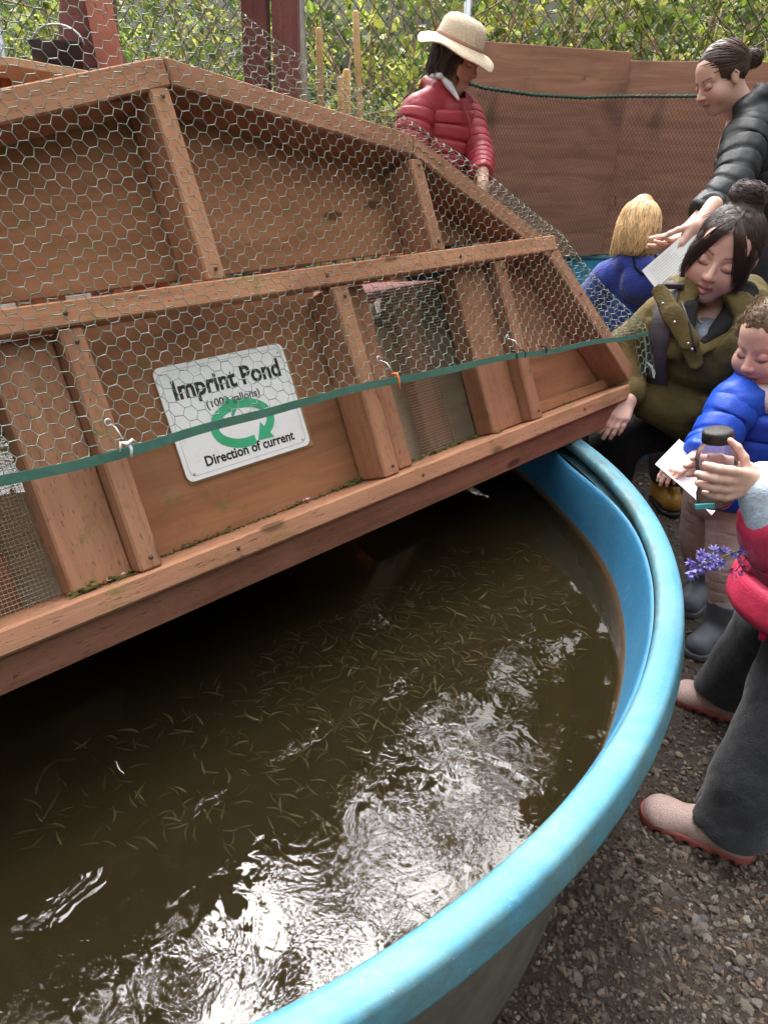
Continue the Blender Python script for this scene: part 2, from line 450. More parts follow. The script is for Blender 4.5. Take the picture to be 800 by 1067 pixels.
# ---- near pond tank: blue moulded rim, inner wall, pale outer shell
def blue_mat(name, inner=False):
    t = NT(name)
    v = t.coord()
    n = t.noise(v, 7, 6, 0.7); f = t.noise(v, 60, 5, 0.7, 1.0)
    c = t.ramp(n, [(0.3, (0.022, 0.15, 0.30)), (0.7, (0.035, 0.20, 0.37))]) if inner else t.ramp(n, [(0.3, (0.045, 0.20, 0.30)), (0.7, (0.075, 0.275, 0.385))])
    c = t.mix(t.ramp(f, [(0.50, 0.0), (0.72, 0.5)]), c, (0.15, 0.33, 0.37) if not inner else (0.04, 0.26, 0.46))
    st = t.noise(v, 26, 6, 0.75, 0.6)
    c = t.mix(t.ramp(st, [(0.58, 0.0), (0.74, 0.45)]), c, (0.14, 0.30, 0.26))
    sc = t.noise(t.coord((16, 16, 120)), 1.0, 5, 0.7, 1.0)
    c = t.mix(t.ramp(sc, [(0.66, 0.0), (0.78, 0.35)]), c, (0.26, 0.45, 0.52))
    gr = t.noise(v, 110, 6, 0.8, 0.4)
    c = t.mix(t.ramp(gr, [(0.56, 0.0), (0.68, 0.25 if inner else 0.7)]), c, (0.12, 0.16, 0.13))
    gm = t.noise(v, 4.0, 6, 0.75, 1.0)
    c = t.mix(t.ramp(gm, [(0.48, 0.0), (0.66, 0.15 if inner else 0.6)]), c, (0.14, 0.26, 0.27))
    xyz = t.sep(v); rr2 = t.math('SQRT', t.math('ADD', t.math('MULTIPLY', xyz[0], xyz[0]), t.math('MULTIPLY', xyz[1], xyz[1])))
    ge = t.ramp(t.math('SUBTRACT', rr2, 0.72), [(0.503, 1.0), (0.512, 0.0), (0.540, 0.0), (0.550, 0.8)])      # grime along both edges of the moulding
    c = t.mix(t.math('MULTIPLY', ge, t.ramp(t.noise(v, 14, 6, 0.75, 0.8), [(0.40, 0.0), (0.62, 0.0 if inner else 0.75)])), c, (0.085, 0.12, 0.095))
    scr_ = t.noise(t.coord((90, 90, 9)), 1.0, 4, 0.6, 2.5)
    c = t.mix(t.ramp(scr_, [(0.67, 0.0), (0.70, 0.5)]), c, (0.34, 0.46, 0.50))
    if inner:     # water stains: rusty scum line and algae below it
        z = t.sep(t.coord())[2]
        zz = t.math('ADD', z, t.math('MULTIPLY', t.noise(v, 30, 5, 0.7), 0.012))
        c = t.mix(t.ramp(zz, [(0.4765, 1.0), (0.4800, 0.0)]), c, (0.20, 0.095, 0.025))
        c = t.mix(t.ramp(zz, [(0.4700, 1.0), (0.4740, 0.0)]), c, t.ramp(f, [(0.3, (0.085, 0.052, 0.028)), (0.7, (0.15, 0.098, 0.055))]))
        c = t.mix(t.ramp(zz, [(0.42, 1.0), (0.44, 0.0)]), c, t.ramp(n, [(0.3, (0.045, 0.052, 0.048)), (0.7, (0.11, 0.085, 0.045))]))
    t.base(c); t.rough(t.ramp(f, [(0.3, 0.42), (0.7, 0.62)]))
    t.bump(t.math('ADD', f, t.math('MULTIPLY', n, 2)), 0.25, 0.003)
    return t.m
M['blue_rim'] = blue_mat('blue_fibreglass'); M['blue_in'] = blue_mat('blue_fibreglass_inner', True)
M['shell'] = flat('grey_fibreglass', (0.15, 0.14, 0.115), 0.6, 0, 0.3, 40, 0.3)
M['gap'] = flat('gap_shade_black', (0.008, 0.006, 0.004), 0.95)  # near-black colour imitating the shade inside the rim gap
tank = empty('pond_tank', (TC[0], TC[1], 0))
tag(tank, 'large round blue fibreglass pond tank with thick rim under wooden hood', 'pond tank')
rim_prof = [(1.2265, 0.592), (1.2220, 0.597), (1.2215, 0.606), (1.2225, 0.6145), (1.2265, 0.6195), (1.233, 0.6205), (1.248, 0.6212), (1.261, 0.6200), (1.2665, 0.6165), (1.269, 0.6105), (1.2725, 0.596), (1.276, 0.580), (1.2765, 0.575), (1.274, 0.571), (1.266, 0.570), (1.220, 0.572)]
link('rim', npmesh('rim', *tank_ring(rim_prof, 240), True), M['blue_rim'], tank)
dent = lambda a, z: -0.042 * np.exp(-((a - R(12)) / 0.19) ** 2) * np.clip((z - 0.40) / 0.15, 0, 1)
wall_prof = [(1.150, 0.02), (1.165, 0.25), (1.180, 0.40), (1.190, 0.46), (1.2015, 0.52), (1.211, 0.575), (1.214, 0.590), (1.2165, 0.597), (1.2205, 0.598)]
link('inner_wall', npmesh('inner_wall', *tank_ring(wall_prof, 240, dent), True), M['blue_in'], tank)
link('gap_shade', npmesh('gap_shade', *tank_ring([(1.2115, 0.552), (1.2265, 0.558)], 240, lambda a, z: dent(a, z) * (z < 0.557)), True), M['gap'], tank)  # dark ring standing in for the shadowed crevice behind the wall
link('outer_shell', npmesh('outer_shell', *tank_ring([(1.226, 0.573), (1.214, 0.50), (1.197, 0.40), (1.181, 0.25), (1.163, -0.02)], 200), True), M['shell'], tank)
link('tank_floor', npmesh('tank_floor', *tank_ring([(0.01, 0.03), (0.6, 0.03), (1.155, 0.03)], 120), True), flat('silt', (0.06, 0.045, 0.025), 0.9, 0, 0, 20), tank)
ring = tank_ring([(1.06, 0.26), (1.08, 0.30), (1.10, 0.30), (1.12, 0.26)], 160)
link('inner_ledge', npmesh('inner_ledge', *ring, True), flat('algae_ledge', (0.20, 0.13, 0.06), 0.8, 0, 0.3, 30, 0.3), tank)

# ---- water: tea-brown, clear enough to show fish near the top
def water_mat():
    t = NT('pond_water')
    t.n.remove(t.bsdf)
    v = t.coord()
    n1 = t.noise(v, 20, 2, 0.5, 1.8); n2 = t.noise(v, 5, 2, 0.5, 0.5)
    ms = t.ramp(n2, [(0.44, 0.06), (0.68, 1.0)])
    bp = t.n.new('ShaderNodeBump'); bp.inputs['Strength'].default_value = 0.034; bp.inputs['Distance'].default_value = 0.05
    t.l.new(t.math('MULTIPLY', n1, ms), bp.inputs['Height'])
    gl = t.n.new('ShaderNodeBsdfGlossy'); gl.inputs['Roughness'].default_value = 0.015
    t.l.new(bp.outputs[0], gl.inputs['Normal'])
    tr = t.n.new('ShaderNodeBsdfTransparent'); tr.inputs[0].default_value = (0.95, 0.93, 0.88, 1)
    fr = t.n.new('ShaderNodeFresnel'); fr.inputs[0].default_value = 1.36; t.l.new(bp.outputs[0], fr.inputs['Normal'])
    mx = t.n.new('ShaderNodeMixShader')
    t.l.new(fr.outputs[0], mx.inputs[0]); t.l.new(tr.outputs[0], mx.inputs[1]); t.l.new(gl.outputs[0], mx.inputs[2])
    t.l.new(mx.outputs[0], t.out.inputs['Surface'])
    va = t.n.new('ShaderNodeVolumeAbsorption'); va.inputs['Color'].default_value = (0.64, 0.57, 0.36, 1); va.inputs['Density'].default_value = 22.0
    vs = t.n.new('ShaderNodeVolumeScatter'); vs.inputs['Color'].default_value = (0.52, 0.47, 0.30, 1); vs.inputs['Density'].default_value = 2.0
    ads = t.n.new('ShaderNodeAddShader')
    t.l.new(va.outputs[0], ads.inputs[0]); t.l.new(vs.outputs[0], ads.inputs[1])
    t.l.new(ads.outputs[0], t.out.inputs['Volume'])
    return t.m
M['water'] = water_mat()
V, F = tank_ring([(0.001, 0.035), (1.153, 0.035), (1.180, 0.40), (1.192, ZW), (0.001, ZW)], 120)
water = link('water', npmesh('water', V, F, False), M['water'])
water.location = (TC[0], TC[1], 0)
tag(water, 'murky brown water filling the near pond tank', 'water', kind='structure')

# ---- fish fry under the surface
def fish_mesh(name, bend, L=1.0):
    t = np.linspace(0, 1, 8)
    x = (t - 0.5) * L; y = bend * np.sin(t * math.pi * 1.15) * L
    rad = L * np.array([0.014, 0.050, 0.070, 0.074, 0.064, 0.046, 0.028, 0.012])
    Vb, Fb = sweep(np.stack([x, y, 0 * x], -1), rad, 6)
    Vb[:, 2] *= 1.25
    e = np.array([x[-1], y[-1], 0]); d = np.array([x[-1] - x[-2], y[-1] - y[-2], 0]); d /= np.linalg.norm(d)
    side = np.array([-d[1], d[0], 0])
    Vt = np.array([e - d * 0.02 * L, e + d * 0.12 * L + [0, 0, 0.07 * L], e + d * 0.07 * L, e + d * 0.12 * L - [0, 0, 0.07 * L]])
    Vt = np.vstack([Vt + side * 0.004 * L, Vt - side * 0.004 * L])
    Ft = np.array([(0, 1, 2), (0, 2, 3), (4, 6, 5), (4, 7, 6)])
    return npmesh(name, *merge([(Vb, Fb), (Vt, Ft)]), True)
def fish_mat():
    t = NT('fish_skin')
    c = t.ramp(t.rand(), [(0.0, (0.036, 0.033, 0.020)), (0.5, (0.068, 0.061, 0.037)), (1.0, (0.115, 0.102, 0.062))])
    t.base(c); t.rough(0.6)
    return t.m
M['fish'] = fish_mat()
fmesh = [fish_mesh('fish', b) for b in (-0.09, -0.045, 0.0, 0.04, 0.085)]
for m_ in fmesh: m_.materials.append(M['fish'])
def fish_spot():
    while True:
        if random.random() < 0.45: x, y = random.gauss(0.06, 0.20), random.gauss(1.18, 0.19)
        else: x, y = random.uniform(-0.55, 0.42), random.uniform(0.72, 1.62)
        d = (x - 0.713) * 0.6995 + (y - 2.019) * -0.7146      # keep to the open side of the hood
        if d < -0.06 or (x - TC[0]) ** 2 + (y - TC[1]) ** 2 > 1.12 ** 2: continue
        if (x * 0.72 - y * 0.69) > -0.52: continue
        return x, y
for i in range(290):
    x, y = fish_spot()
    L = random.uniform(0.025, 0.040)
    o = link('fish', random.choice(fmesh))
    o.location = (x, y, ZW - random.uniform(0.022, 0.075))
    o.rotation_euler = (0, random.uniform(-.15, .15), random.gauss(2.5, 1.0))
    o.scale = (L, L, L)
    tag(o, 'small brown fish fry in the school under the brown water', 'fish', 'school of fish fry in the pond')
P = []
for i in range(950):
    x, y = fish_spot(); L = random.uniform(0.022, 0.038)
    me_ = random.choice(fmesh)
    vv = np.empty(len(me_.vertices) * 3, np.float32); me_.vertices.foreach_get('co', vv); vv = vv.reshape(-1, 3) * L
    a = random.gauss(2.5, 1.0); ca, sa = math.cos(a), math.sin(a)
    vv = vv @ np.array([(ca, sa, 0), (-sa, ca, 0), (0, 0, 1)]) + [x, y, ZW - random.uniform(0.035, 0.09)]
    tri = [tuple(p.vertices) for p in me_.polygons]
    P.append((vv, [np.array([f for f in tri if len(f) == 4]), np.array([f for f in tri if len(f) == 3])]))
V, F = merge(P)
o = link('fish_school', npmesh('fish_school', V, F, True), M['fish'])
tag(o, 'dim mass of deeper fish fry below the others', 'fish', kind='stuff')

# ================================================================== WOODEN HOOD (its face leans back; local u right, v up the face, w out)
rr = Vector((0.71461665, 0.6995163, 0)).normalized()
TILT = R(65)
nh = Vector((rr.y, -rr.x, 0))
upv = -nh * math.cos(TILT) + Vector((0, 0, 1)) * math.sin(TILT)
nnv = rr.cross(upv)
O = Vector((0.71328897, 2.01926311, 0.726))
HM = Matrix(((rr.x, upv.x, nnv.x, O.x), (rr.y, upv.y, nnv.y, O.y), (rr.z, upv.z, nnv.z, O.z), (0, 0, 0, 1)))
def face_pt(u, v, w=0.0): return HM @ Vector((u, v, w))
hood = empty('wooden_hood', mat=HM)
tag(hood, 'brown stained timber and plywood hood leaning over the near pond', 'hood')
OUT = [(0.0, 0.0), (-0.256, 0.40), (-0.662, 0.664), (-1.205, 0.787), (-1.748, 0.664), (-2.154, 0.40), (-2.41, 0.0)]
def inset(poly, d):
    r = []
    for i, p in enumerate(poly):
        p = Vector(p)
        dirs = []
        if i > 0: dirs.append((p - Vector(poly[i - 1])).normalized())
        if i < len(poly) - 1: dirs.append((Vector(poly[i + 1]) - p).normalized())
        ns = [Vector((-q.y, q.x)) for q in dirs]
        if len(ns) == 1:
            q = p + ns[0] * d / abs(ns[0].x) * 1.0 if False else p + Vector((ns[0].x, 0)).normalized() * d / abs(ns[0].x)
        else:
            b = (ns[0] + ns[1]).normalized(); q = p + b * d / b.dot(ns[0])
        r.append((q.x, q.y))
    return r
def rail_prism(name, a, b, ai, bi, w0, w1, mat, gap=0.0015):
    """mitred outline rail between outer points a,b and inner points ai,bi"""
    a, b, ai, bi = map(Vector, (a, b, ai, bi))
    d = (b - a).normalized() * gap
    pts = [a + d, b - d, bi - d, ai + d]
    mid = sum(pts, Vector((0, 0))) / 4
    x = (b - a).normalized(); y = Vector((-x.y, x.x))
    V = [((p - mid).dot(x), (p - mid).dot(y), w) for w in (w0, w1) for p in pts]
    F = [(0, 1, 2, 3), (4, 5, 6, 7), (0, 1, 5, 4), (1, 2, 6, 5), (2, 3, 7, 6), (3, 0, 4, 7)]
    o = link(name, bevel_mesh(name, V, F, 0.003), mat, hood)
    m = Matrix(((x.x, y.x, 0, mid.x), (x.y, y.y, 0, mid.y), (0, 0, 1, 0), (0, 0, 0, 1)))
    o.matrix_local = m
    return o
INN = inset(OUT, 0.046)
for i in range(6):
    rail_prism('outline_rail', OUT[i], OUT[i + 1], INN[i], INN[i + 1], -0.089, 0.0, M['timber'])
slab('bottom_rail', hood, (-2.46, 0.018), (-0.038, 0.0), (-0.115, 0.004), M['timber'], 0.004)
fb0 = face_pt(-2.42, -0.038, 0.0) - nh * 0.030; fb1 = face_pt(-0.055, -0.038, 0.0) - nh * 0.030
Hi = HM.inverted()
zt = Vector((0, 0, 1))
for z0_, z1_ in ((0.622, 0.684),):
    a = Vector((fb0.x, fb0.y, (z0_ + z1_) / 2)); b = Vector((fb1.x, fb1.y, (z0_ + z1_) / 2))
    board('front_board', hood, Hi @ a, Hi @ b, z1_ - z0_, 0.038, HM.to_3x3().inverted() @ zt, M['timber2'])
slab('middle_rail', hood, (-2.16, -0.253), (0.384, 0.422), (-0.040, 0.003), M['timber'])
# lower posts: a narrow stud standing proud beside a wide flat stud
def post(u0, u1, v0, v1, w0, w1): return slab('post', hood, (u0, u1), (v0, v1), (w0, w1), M['timber'], 0.0035, 'v')
for (n0, n1, a0, a1) in ((-1.516, -1.479, -1.614, -1.517), (-0.992, -0.952, -0.951, -0.884), (-0.503, -0.463, -0.615, -0.504)):
    post(n0, n1, 0.001, 0.383, -0.087, -0.002)
    post(a0, a1, 0.001, 0.383, -0.089, -0.034)
post(-1.95, -1.913, 0.001, 0.383, -0.087, -0.002); post(-1.912, -1.82, 0.001, 0.383, -0.089, -0.034)
# upper posts
for u_, vt in ((-1.231, 0.738), (-0.676, 0.616), (-1.734, 0.616)): post(u_ - 0.019, u_ + 0.019, 0.423, vt, -0.087, -0.001)
post(-0.36, -0.322, 0.423, 0.44, -0.088, -0.004)
# recessed plywood: lower panels stop a finger short of the middle rail
def ply(poly, w=-0.094, th=0.006, mat='ply', name='panel'):
    n = len(poly); c = sum((Vector(p) for p in poly), Vector((0, 0))) / n
    V = [(p[0] - c.x, p[1] - c.y, z) for z in (-th / 2, th / 2) for p in poly]
    F = [tuple(range(n)), tuple(range(n, 2 * n))] + [(i, (i + 1) % n, n + (i + 1) % n, n + i) for i in range(n)]
    o = link(name, bevel_mesh(name, V, F, 0.0012), M[mat], hood)
    o.location = (c.x, c.y, w)
    return o
ply([(-1.50, 0.001), (-0.97, 0.001), (-0.97, 0.398), (-1.50, 0.398)])
ply([(-0.485, 0.001), (-0.035, 0.001), (-0.278, 0.394), (-0.485, 0.394)])
ply([(-0.46, 0.002), (-0.06, 0.002), (-0.075, 0.028), (-0.46, 0.028)], -0.078, 0.02)
ply([(-2.3, 0.001), (-1.93, 0.001), (-1.93, 0.394), (-2.1, 0.394)])
top = inset(OUT, 0.02)
def top_v(u): return float(np.interp(u, [p[0] for p in top[::-1]], [p[1] for p in top[::-1]]))
for a, b in ((-1.2305, -0.6765), (-1.7335, -1.2315), (-0.6755, -0.29), (-2.1, -1.7345)):
    us = sorted([a, b] + [p[0] for p in top if a < p[0] < b])
    ply([(a, 0.450), (b, 0.450)] + [(u_, top_v(u_)) for u_ in us[::-1]], -0.0945)
# windows of square wire cloth
def wire_cloth(u0, u1, v0, v1, w, step=0.0065, r=0.00045):
    us = np.arange(u0, u1, step); vs = np.arange(v0, v1, step)
    jit = lambda n: RNG.normal(0, 0.0006, n)
    P0 = np.vstack([np.stack([us, 0 * us + v0, 0 * us + w], -1), np.stack([0 * vs + u0, vs, 0 * vs + w + 0.0006], -1)])
    P1 = np.vstack([np.stack([us + jit(len(us)), 0 * us + v1, 0 * us + w], -1), np.stack([0 * vs + u1, vs + jit(len(vs)), 0 * vs + w + 0.0006], -1)])
    link('wire_cloth', npmesh('wire_cloth', *tubes(P0, P1, r, 4)), M['hwcloth'], hood)
wire_cloth(-0.883, -0.616, 0.0, 0.383, -0.092)
wire_cloth(-1.82, -1.615, 0.0, 0.383, -0.092)
# inside: bare baffle boards and dark studs behind the windows, open back frame
ply([(-0.80, -0.06), (-0.30, -0.06), (-0.30, 0.225), (-0.47, 0.272), (-0.80, 0.35)], -0.27, 0.012, 'rawply', 'baffle')
ply([(-1.76, -0.06), (-1.49, -0.06), (-1.49, 0.155), (-1.60, 0.175), (-1.76, 0.17)], -0.27, 0.012, 'rawply', 'baffle')
slab('inner_stud', hood, (-0.665, -0.580), (-0.05, 0.40), (-0.235, -0.195), M['timber2'], 0.003, 'v')
slab('inner_stud', hood, (-1.74, -1.648), (-0.05, 0.40), (-0.235, -0.195), M['timber2'], 0.003, 'v')
# rear legs and stays of the hood
for u_ in (-0.45, -1.205, -1.95):
    a = face_pt(u_, 0.55, -0.09); b = Vector((a.x, a.y, 0.625)) - nh * 0.75
    board('stay', hood, Hi @ a, Hi @ b, 0.089, 0.038, (1, 0, 0), M['timber2'])
a = face_pt(-0.35, 0, 0); b = face_pt(-2.05, 0, 0)
board('rear_rail', hood, Hi @ (Vector((a.x, a.y, 0.665)) - nh * 0.99), Hi @ (Vector((b.x, b.y, 0.665)) - nh * 0.99), 0.089, 0.038, (0, 1, 0), M['timber2'])
for u0_, u1_ in ((-0.48, -0.05), (-0.962, -0.482), (-1.466, -0.964), (-2.05, -1.468)):  # boards added across the unseen back, keeping sky out of the water reflection
    q0, q1 = face_pt(u0_, 0, 0), face_pt(u1_, 0, 0)
    lo0, lo1 = Vector((q0.x, q0.y, 0.69)) - nh * 0.985, Vector((q1.x, q1.y, 0.69)) - nh * 0.985
    zt_ = 0.98 if u0_ < -0.79 else 0.90
    hi0, hi1 = Vector((q0.x, q0.y, zt_)) - nh * 0.46, Vector((q1.x, q1.y, zt_)) - nh * 0.46
    mid0, mid1 = (Hi @ ((lo0 + hi0) / 2)), (Hi @ ((lo1 + hi1) / 2))
    board('rear_panel', hood, mid0, mid1, (hi0 - lo0).length, 0.012, HM.to_3x3().inverted() @ (hi0 - lo0), M['ply'], 0.001)
def quad_panel(name, pts, th=0.012, mat='ply'):
    P = [Hi @ Vector(p) for p in pts]; c = sum(P, Vector()) / len(P); nr = (P[1] - P[0]).cross(P[2] - P[0]).normalized() * th / 2
    x = (P[1] - P[0]).normalized(); z = nr.normalized(); y = z.cross(x); m3 = Matrix((x, y, z))
    V = [m3 @ (p - c + q * nr) for q in (-1, 1) for p in P]; k = len(P)
    F = [tuple(range(k)), tuple(range(k, 2 * k))] + [(i, (i + 1) % k, k + (i + 1) % k, k + i) for i in range(k)]
    o = link(name, bevel_mesh(name, V, F, 0.001), M[mat], hood); mm = m3.transposed().to_4x4(); mm.translation = c; o.matrix_local = mm
for u0_, u1_, zt_ in ((-0.98, -0.585, 0.98), (-1.46, -0.985, 0.98), (-2.0, -1.465, 0.98), (-0.58, -0.27, 0.90)):  # panels added inside to block sky reflections; dark wood hides a lit gap
    q0, q1 = face_pt(u0_, 0, 0), face_pt(u1_, 0, 0)
    quad_panel('sky_block_panel', [face_pt(u0_, 0.372, -0.108), face_pt(u1_, 0.372, -0.108), Vector((q1.x, q1.y, zt_)) - nh * 0.47, Vector((q0.x, q0.y, zt_)) - nh * 0.47], 0.012, 'purple')
q1 = face_pt(-0.26, 0, 0)
quad_panel('sky_block_side', [face_pt(-0.035, 0.0, -0.104), face_pt(-0.275, 0.395, -0.104), Vector((q1.x, q1.y, 0.90)) - nh * 0.48, Vector((q1.x, q1.y, 0.66)) - nh * 0.98])  # added to close the right end against sky light reflected in the water
scr = npmesh('screw', *revolve([(0.0001, 0.0016), (0.0026, 0.0014), (0.0038, 0.0004), (0.0040, -0.001)], 10), True); scr.materials.append(flat('rusty_screw', (0.10, 0.06, 0.04), 0.6, 0.5))
for (u_, v_) in [(-1.497, 0.02), (-1.497, 0.36), (-0.972, 0.02), (-0.972, 0.36), (-0.483, 0.02), (-0.483, 0.36), (-1.231, 0.44), (-1.231, 0.72), (-0.676, 0.44), (-0.676, 0.60), (-1.0, 0.403), (-0.62, 0.403), (-1.5, 0.403), (-0.30, -0.018), (-0.9, -0.02), (-1.35, -0.018), (-0.14, 0.17), (-0.20, 0.265)]:
    o = link('screw', scr, None, hood); o.location = (u_, v_, 0.0045)
# moss and litter lying along the back of the bottom rail
mv, mc = [], []
for i in range(900):
    u_ = random.choice([random.uniform(-1.47, -0.99), random.uniform(-0.46, -0.08), random.gauss(-1.0, 0.02), random.gauss(-0.46, 0.02), random.gauss(-0.08, 0.015), random.uniform(-1.62, -1.48), random.uniform(-0.88, -0.6)])
    w_ = -0.087 + abs(random.gauss(0, 0.006)); v_ = abs(random.gauss(0, 0.004))
    if -1.62 < u_ < -1.52 or -0.62 < u_ < -0.5: w_ += 0.057
    mv.append(((u_, v_ + 0.001, w_), random.uniform(0.0015, 0.0045)))
V0, F0 = ico()
Vm = np.vstack([V0 * (s_ * np.array([random.uniform(.6, 1.6), random.uniform(.4, .9), random.uniform(.6, 1.4)])) + np.array(p_) for p_, s_ in mv])
Fm = np.vstack([F0 + 12 * i for i in range(len(mv))])
mossm = flat('moss', (0.10, 0.095, 0.022), 0.95, 0, 0.5, 300, 0.5)
tag(link('moss', npmesh('moss', Vm, Fm), mossm, hood), kind='stuff')
lv = []
for i in range(34):
    u_ = random.choice([random.gauss(-1.60, 0.03), random.gauss(-1.54, 0.02), random.uniform(-1.3, -1.0), random.gauss(-1.02, 0.05), random.uniform(-0.9, -0.3)])
    c_ = np.array([u_, 0.006 + random.random() * .004, (-0.03 if u_ < -1.52 else -0.083) + random.uniform(0, 0.012)]); a_ = random.uniform(0, 6.3); l_ = random.uniform(0.003, 0.008)
    d_ = np.array([math.cos(a_), random.uniform(-.3, .3), math.sin(a_)]) * l_; e_ = np.array([-math.sin(a_), random.uniform(0, .6), math.cos(a_)]) * l_ * 0.4
    lv.append(np.array([c_ - d_, c_ + e_, c_ + d_, c_ - e_]))
tag(link('litter', npmesh('litter', np.vstack(lv), np.arange(len(lv) * 4).reshape(-1, 4), False, np.repeat(RNG.choice(3, len(lv))[:, None], 4, 0) * np.array([[0.16, 0.13, 0.2]]) + np.array([[0.35, 0.14, 0.04]])), (lambda t: (t.base(t.attr()), t.m)[1])(NT('leaf_bits')), hood), kind='stuff')

# ================================================================== SIGN on the plywood
sign = empty('pond_sign', mat=HM @ Matrix.Translation((-1.221, 0.2075, -0.088)))
tag(sign, 'white plastic sign reading Imprint Pond with green circling arrows', 'sign')
def rounded(w, h, r, n=6):
    pts = []
    for cx_, cy_, a in ((w / 2 - r, h / 2 - r, 0), (-w / 2 + r, h / 2 - r, 90), (-w / 2 + r, -h / 2 + r, 180), (w / 2 - r, -h / 2 + r, 270)):
        for k in range(n + 1):
            t = R(a + 90 * k / n); pts.append((cx_ + r * math.cos(t), cy_ + r * math.sin(t)))
    return pts
def plate(name, pts, z0, z1, mat, parent, b=0.0):
    n = len(pts)
    V = [(p[0], p[1], z) for z in (z0, z1) for p in pts]
    F = [tuple(range(n))[::-1], tuple(range(n, 2 * n))] + [(i, (i + 1) % n, n + (i + 1) % n, n + i) for i in range(n)]
    return link(name, bevel_mesh(name, V, F, b), mat, parent)
def sign_mat():
    t = NT('sign_white'); v = t.coord()
    n = t.noise(v, 40, 6, 0.75); b = t.noise(v, 9, 4)
    c = t.mix(t.ramp(n, [(0.55, 0.0), (0.78, 0.5)]), (0.88, 0.87, 0.85), (0.52, 0.46, 0.34))
    y = t.sep(v)[1]
    c = t.mix(t.math('MULTIPLY', t.ramp(t.math('SUBTRACT', 0.03, y), [(0.45, 0.0), (0.55, 0.0), (1, 0)]), b), c, (0.5, 0.45, 0.35))
    t.base(c); t.rough(0.35)
    return t.m
M['sign'] = sign_mat(); M['ink'] = flat('black_print', (0.015, 0.014, 0.014), 0.5); M['arrow'] = flat('green_print', (0.05, 0.42, 0.20), 0.45)
M['line'] = flat('grey_print', (0.35, 0.35, 0.33), 0.5)
SW, SH = 0.272, 0.203
plate('sign_board', rounded(SW, SH, 0.013), 0.0, 0.003, M['sign'], sign)
M['backer'] = wood('sign_backer', (0.16, 0.10, 0.04), (0.26, 0.17, 0.08), (0.34, 0.23, 0.11), 0.3)
bk = [(-SW / 2 + 0.004, -SH / 2 - 0.004), (SW / 2 + 0.007, -SH / 2 - 0.004), (SW / 2 + 0.007, SH / 2 - 0.01), (-SW / 2 + 0.004, SH / 2 - 0.01)]
plate('backing', bk, -0.004, -0.0005, M['backer'], sign)
ro, ri = rounded(SW - 0.016, SH - 0.016, 0.012), rounded(SW - 0.0175, SH - 0.0175, 0.0115)
nn_ = len(ro)
link('border_line', npmesh('border_line', np.array([(p[0], p[1], 0.0034) for p in ro + ri]), np.array([(i, (i + 1) % nn_, nn_ + (i + 1) % nn_, nn_ + i) for i in range(nn_)])), M['line'], sign)
def text(name, body, size, x, y, parent, mat, bold=0.0, sx=1.0, z=0.0035):
    cu_ = bpy.data.curves.new(name, 'FONT'); cu_.body = body; cu_.size = size; cu_.align_x = 'CENTER'; cu_.align_y = 'CENTER'
    cu_.offset = bold; cu_.extrude = 0.0002; cu_.resolution_u = 3
    tmp = bpy.data.objects.new(name, cu_); COL.objects.link(tmp)
    dg = bpy.context.evaluated_depsgraph_get(); dg.update()
    me = bpy.data.meshes.new_from_object(tmp.evaluated_get(dg))
    bpy.data.objects.remove(tmp); bpy.data.curves.remove(cu_)
    o = link(name, me, mat, parent); me.materials.clear(); me.materials.append(mat)
    o.location = (x, y, z); o.scale = (sx, 1, 1)
    return o
text('lettering', 'Imprint Pond', 0.047, 0.002, 0.056, sign, M['ink'], 0.0013, 0.92)
text('lettering', '(1000 gallons)', 0.0205, 0.0, 0.021, sign, M['ink'], 0.0002, 1.0)
text('lettering', 'Direction of current', 0.0255, 0.004, -0.075, sign, M['ink'], 0.0006, 0.93)
def arrow(a0, a1, name='arrow'):
    """band of an oval with a barbed head at a1"""
    A, B, wd = 0.060, 0.036, 0.0085
    n = 28; t = np.linspace(R(a0), R(a1), n)
    px_ = np.stack([A * np.cos(t), B * np.sin(t)], -1)
    tg = np.gradient(px_, axis=0); tg /= np.linalg.norm(tg, axis=1, keepdims=True)
    nm = np.stack([-tg[:, 1], tg[:, 0]], -1)
    o_, i_ = px_ + nm * wd, px_ - nm * wd
    V = np.vstack([o_, i_]); V = np.hstack([V, np.full((len(V), 1), 0.0036)])
    F = np.array([(k, k + 1, n + k + 1, n + k) for k in range(n - 1)])
    e, d, m = px_[-1], tg[-1], nm[-1]
    H = np.array([e + m * 0.020 - d * 0.006, e - m * 0.020 - d * 0.006, e + d * 0.024])
    H = np.hstack([H, np.full((3, 1), 0.0037)])
    o = link(name, npmesh(name, *merge([(V, F), (H, np.array([(0, 1, 2)]))])), M['arrow'], sign)
    o.location = (0.004, -0.026, 0)
arrow(285, 105); arrow(100, -48)
for sx_, sy_ in ((-0.122, 0.09), (0.122, 0.085), (-0.12, -0.089), (0.12, -0.088)):
    link('screw', npmesh('screw', *revolve([(0.0001, 0.005), (0.0018, 0.0046), (0.0026, 0.003)], 10)), M['galv'], sign).location = (sx_, sy_, 0)

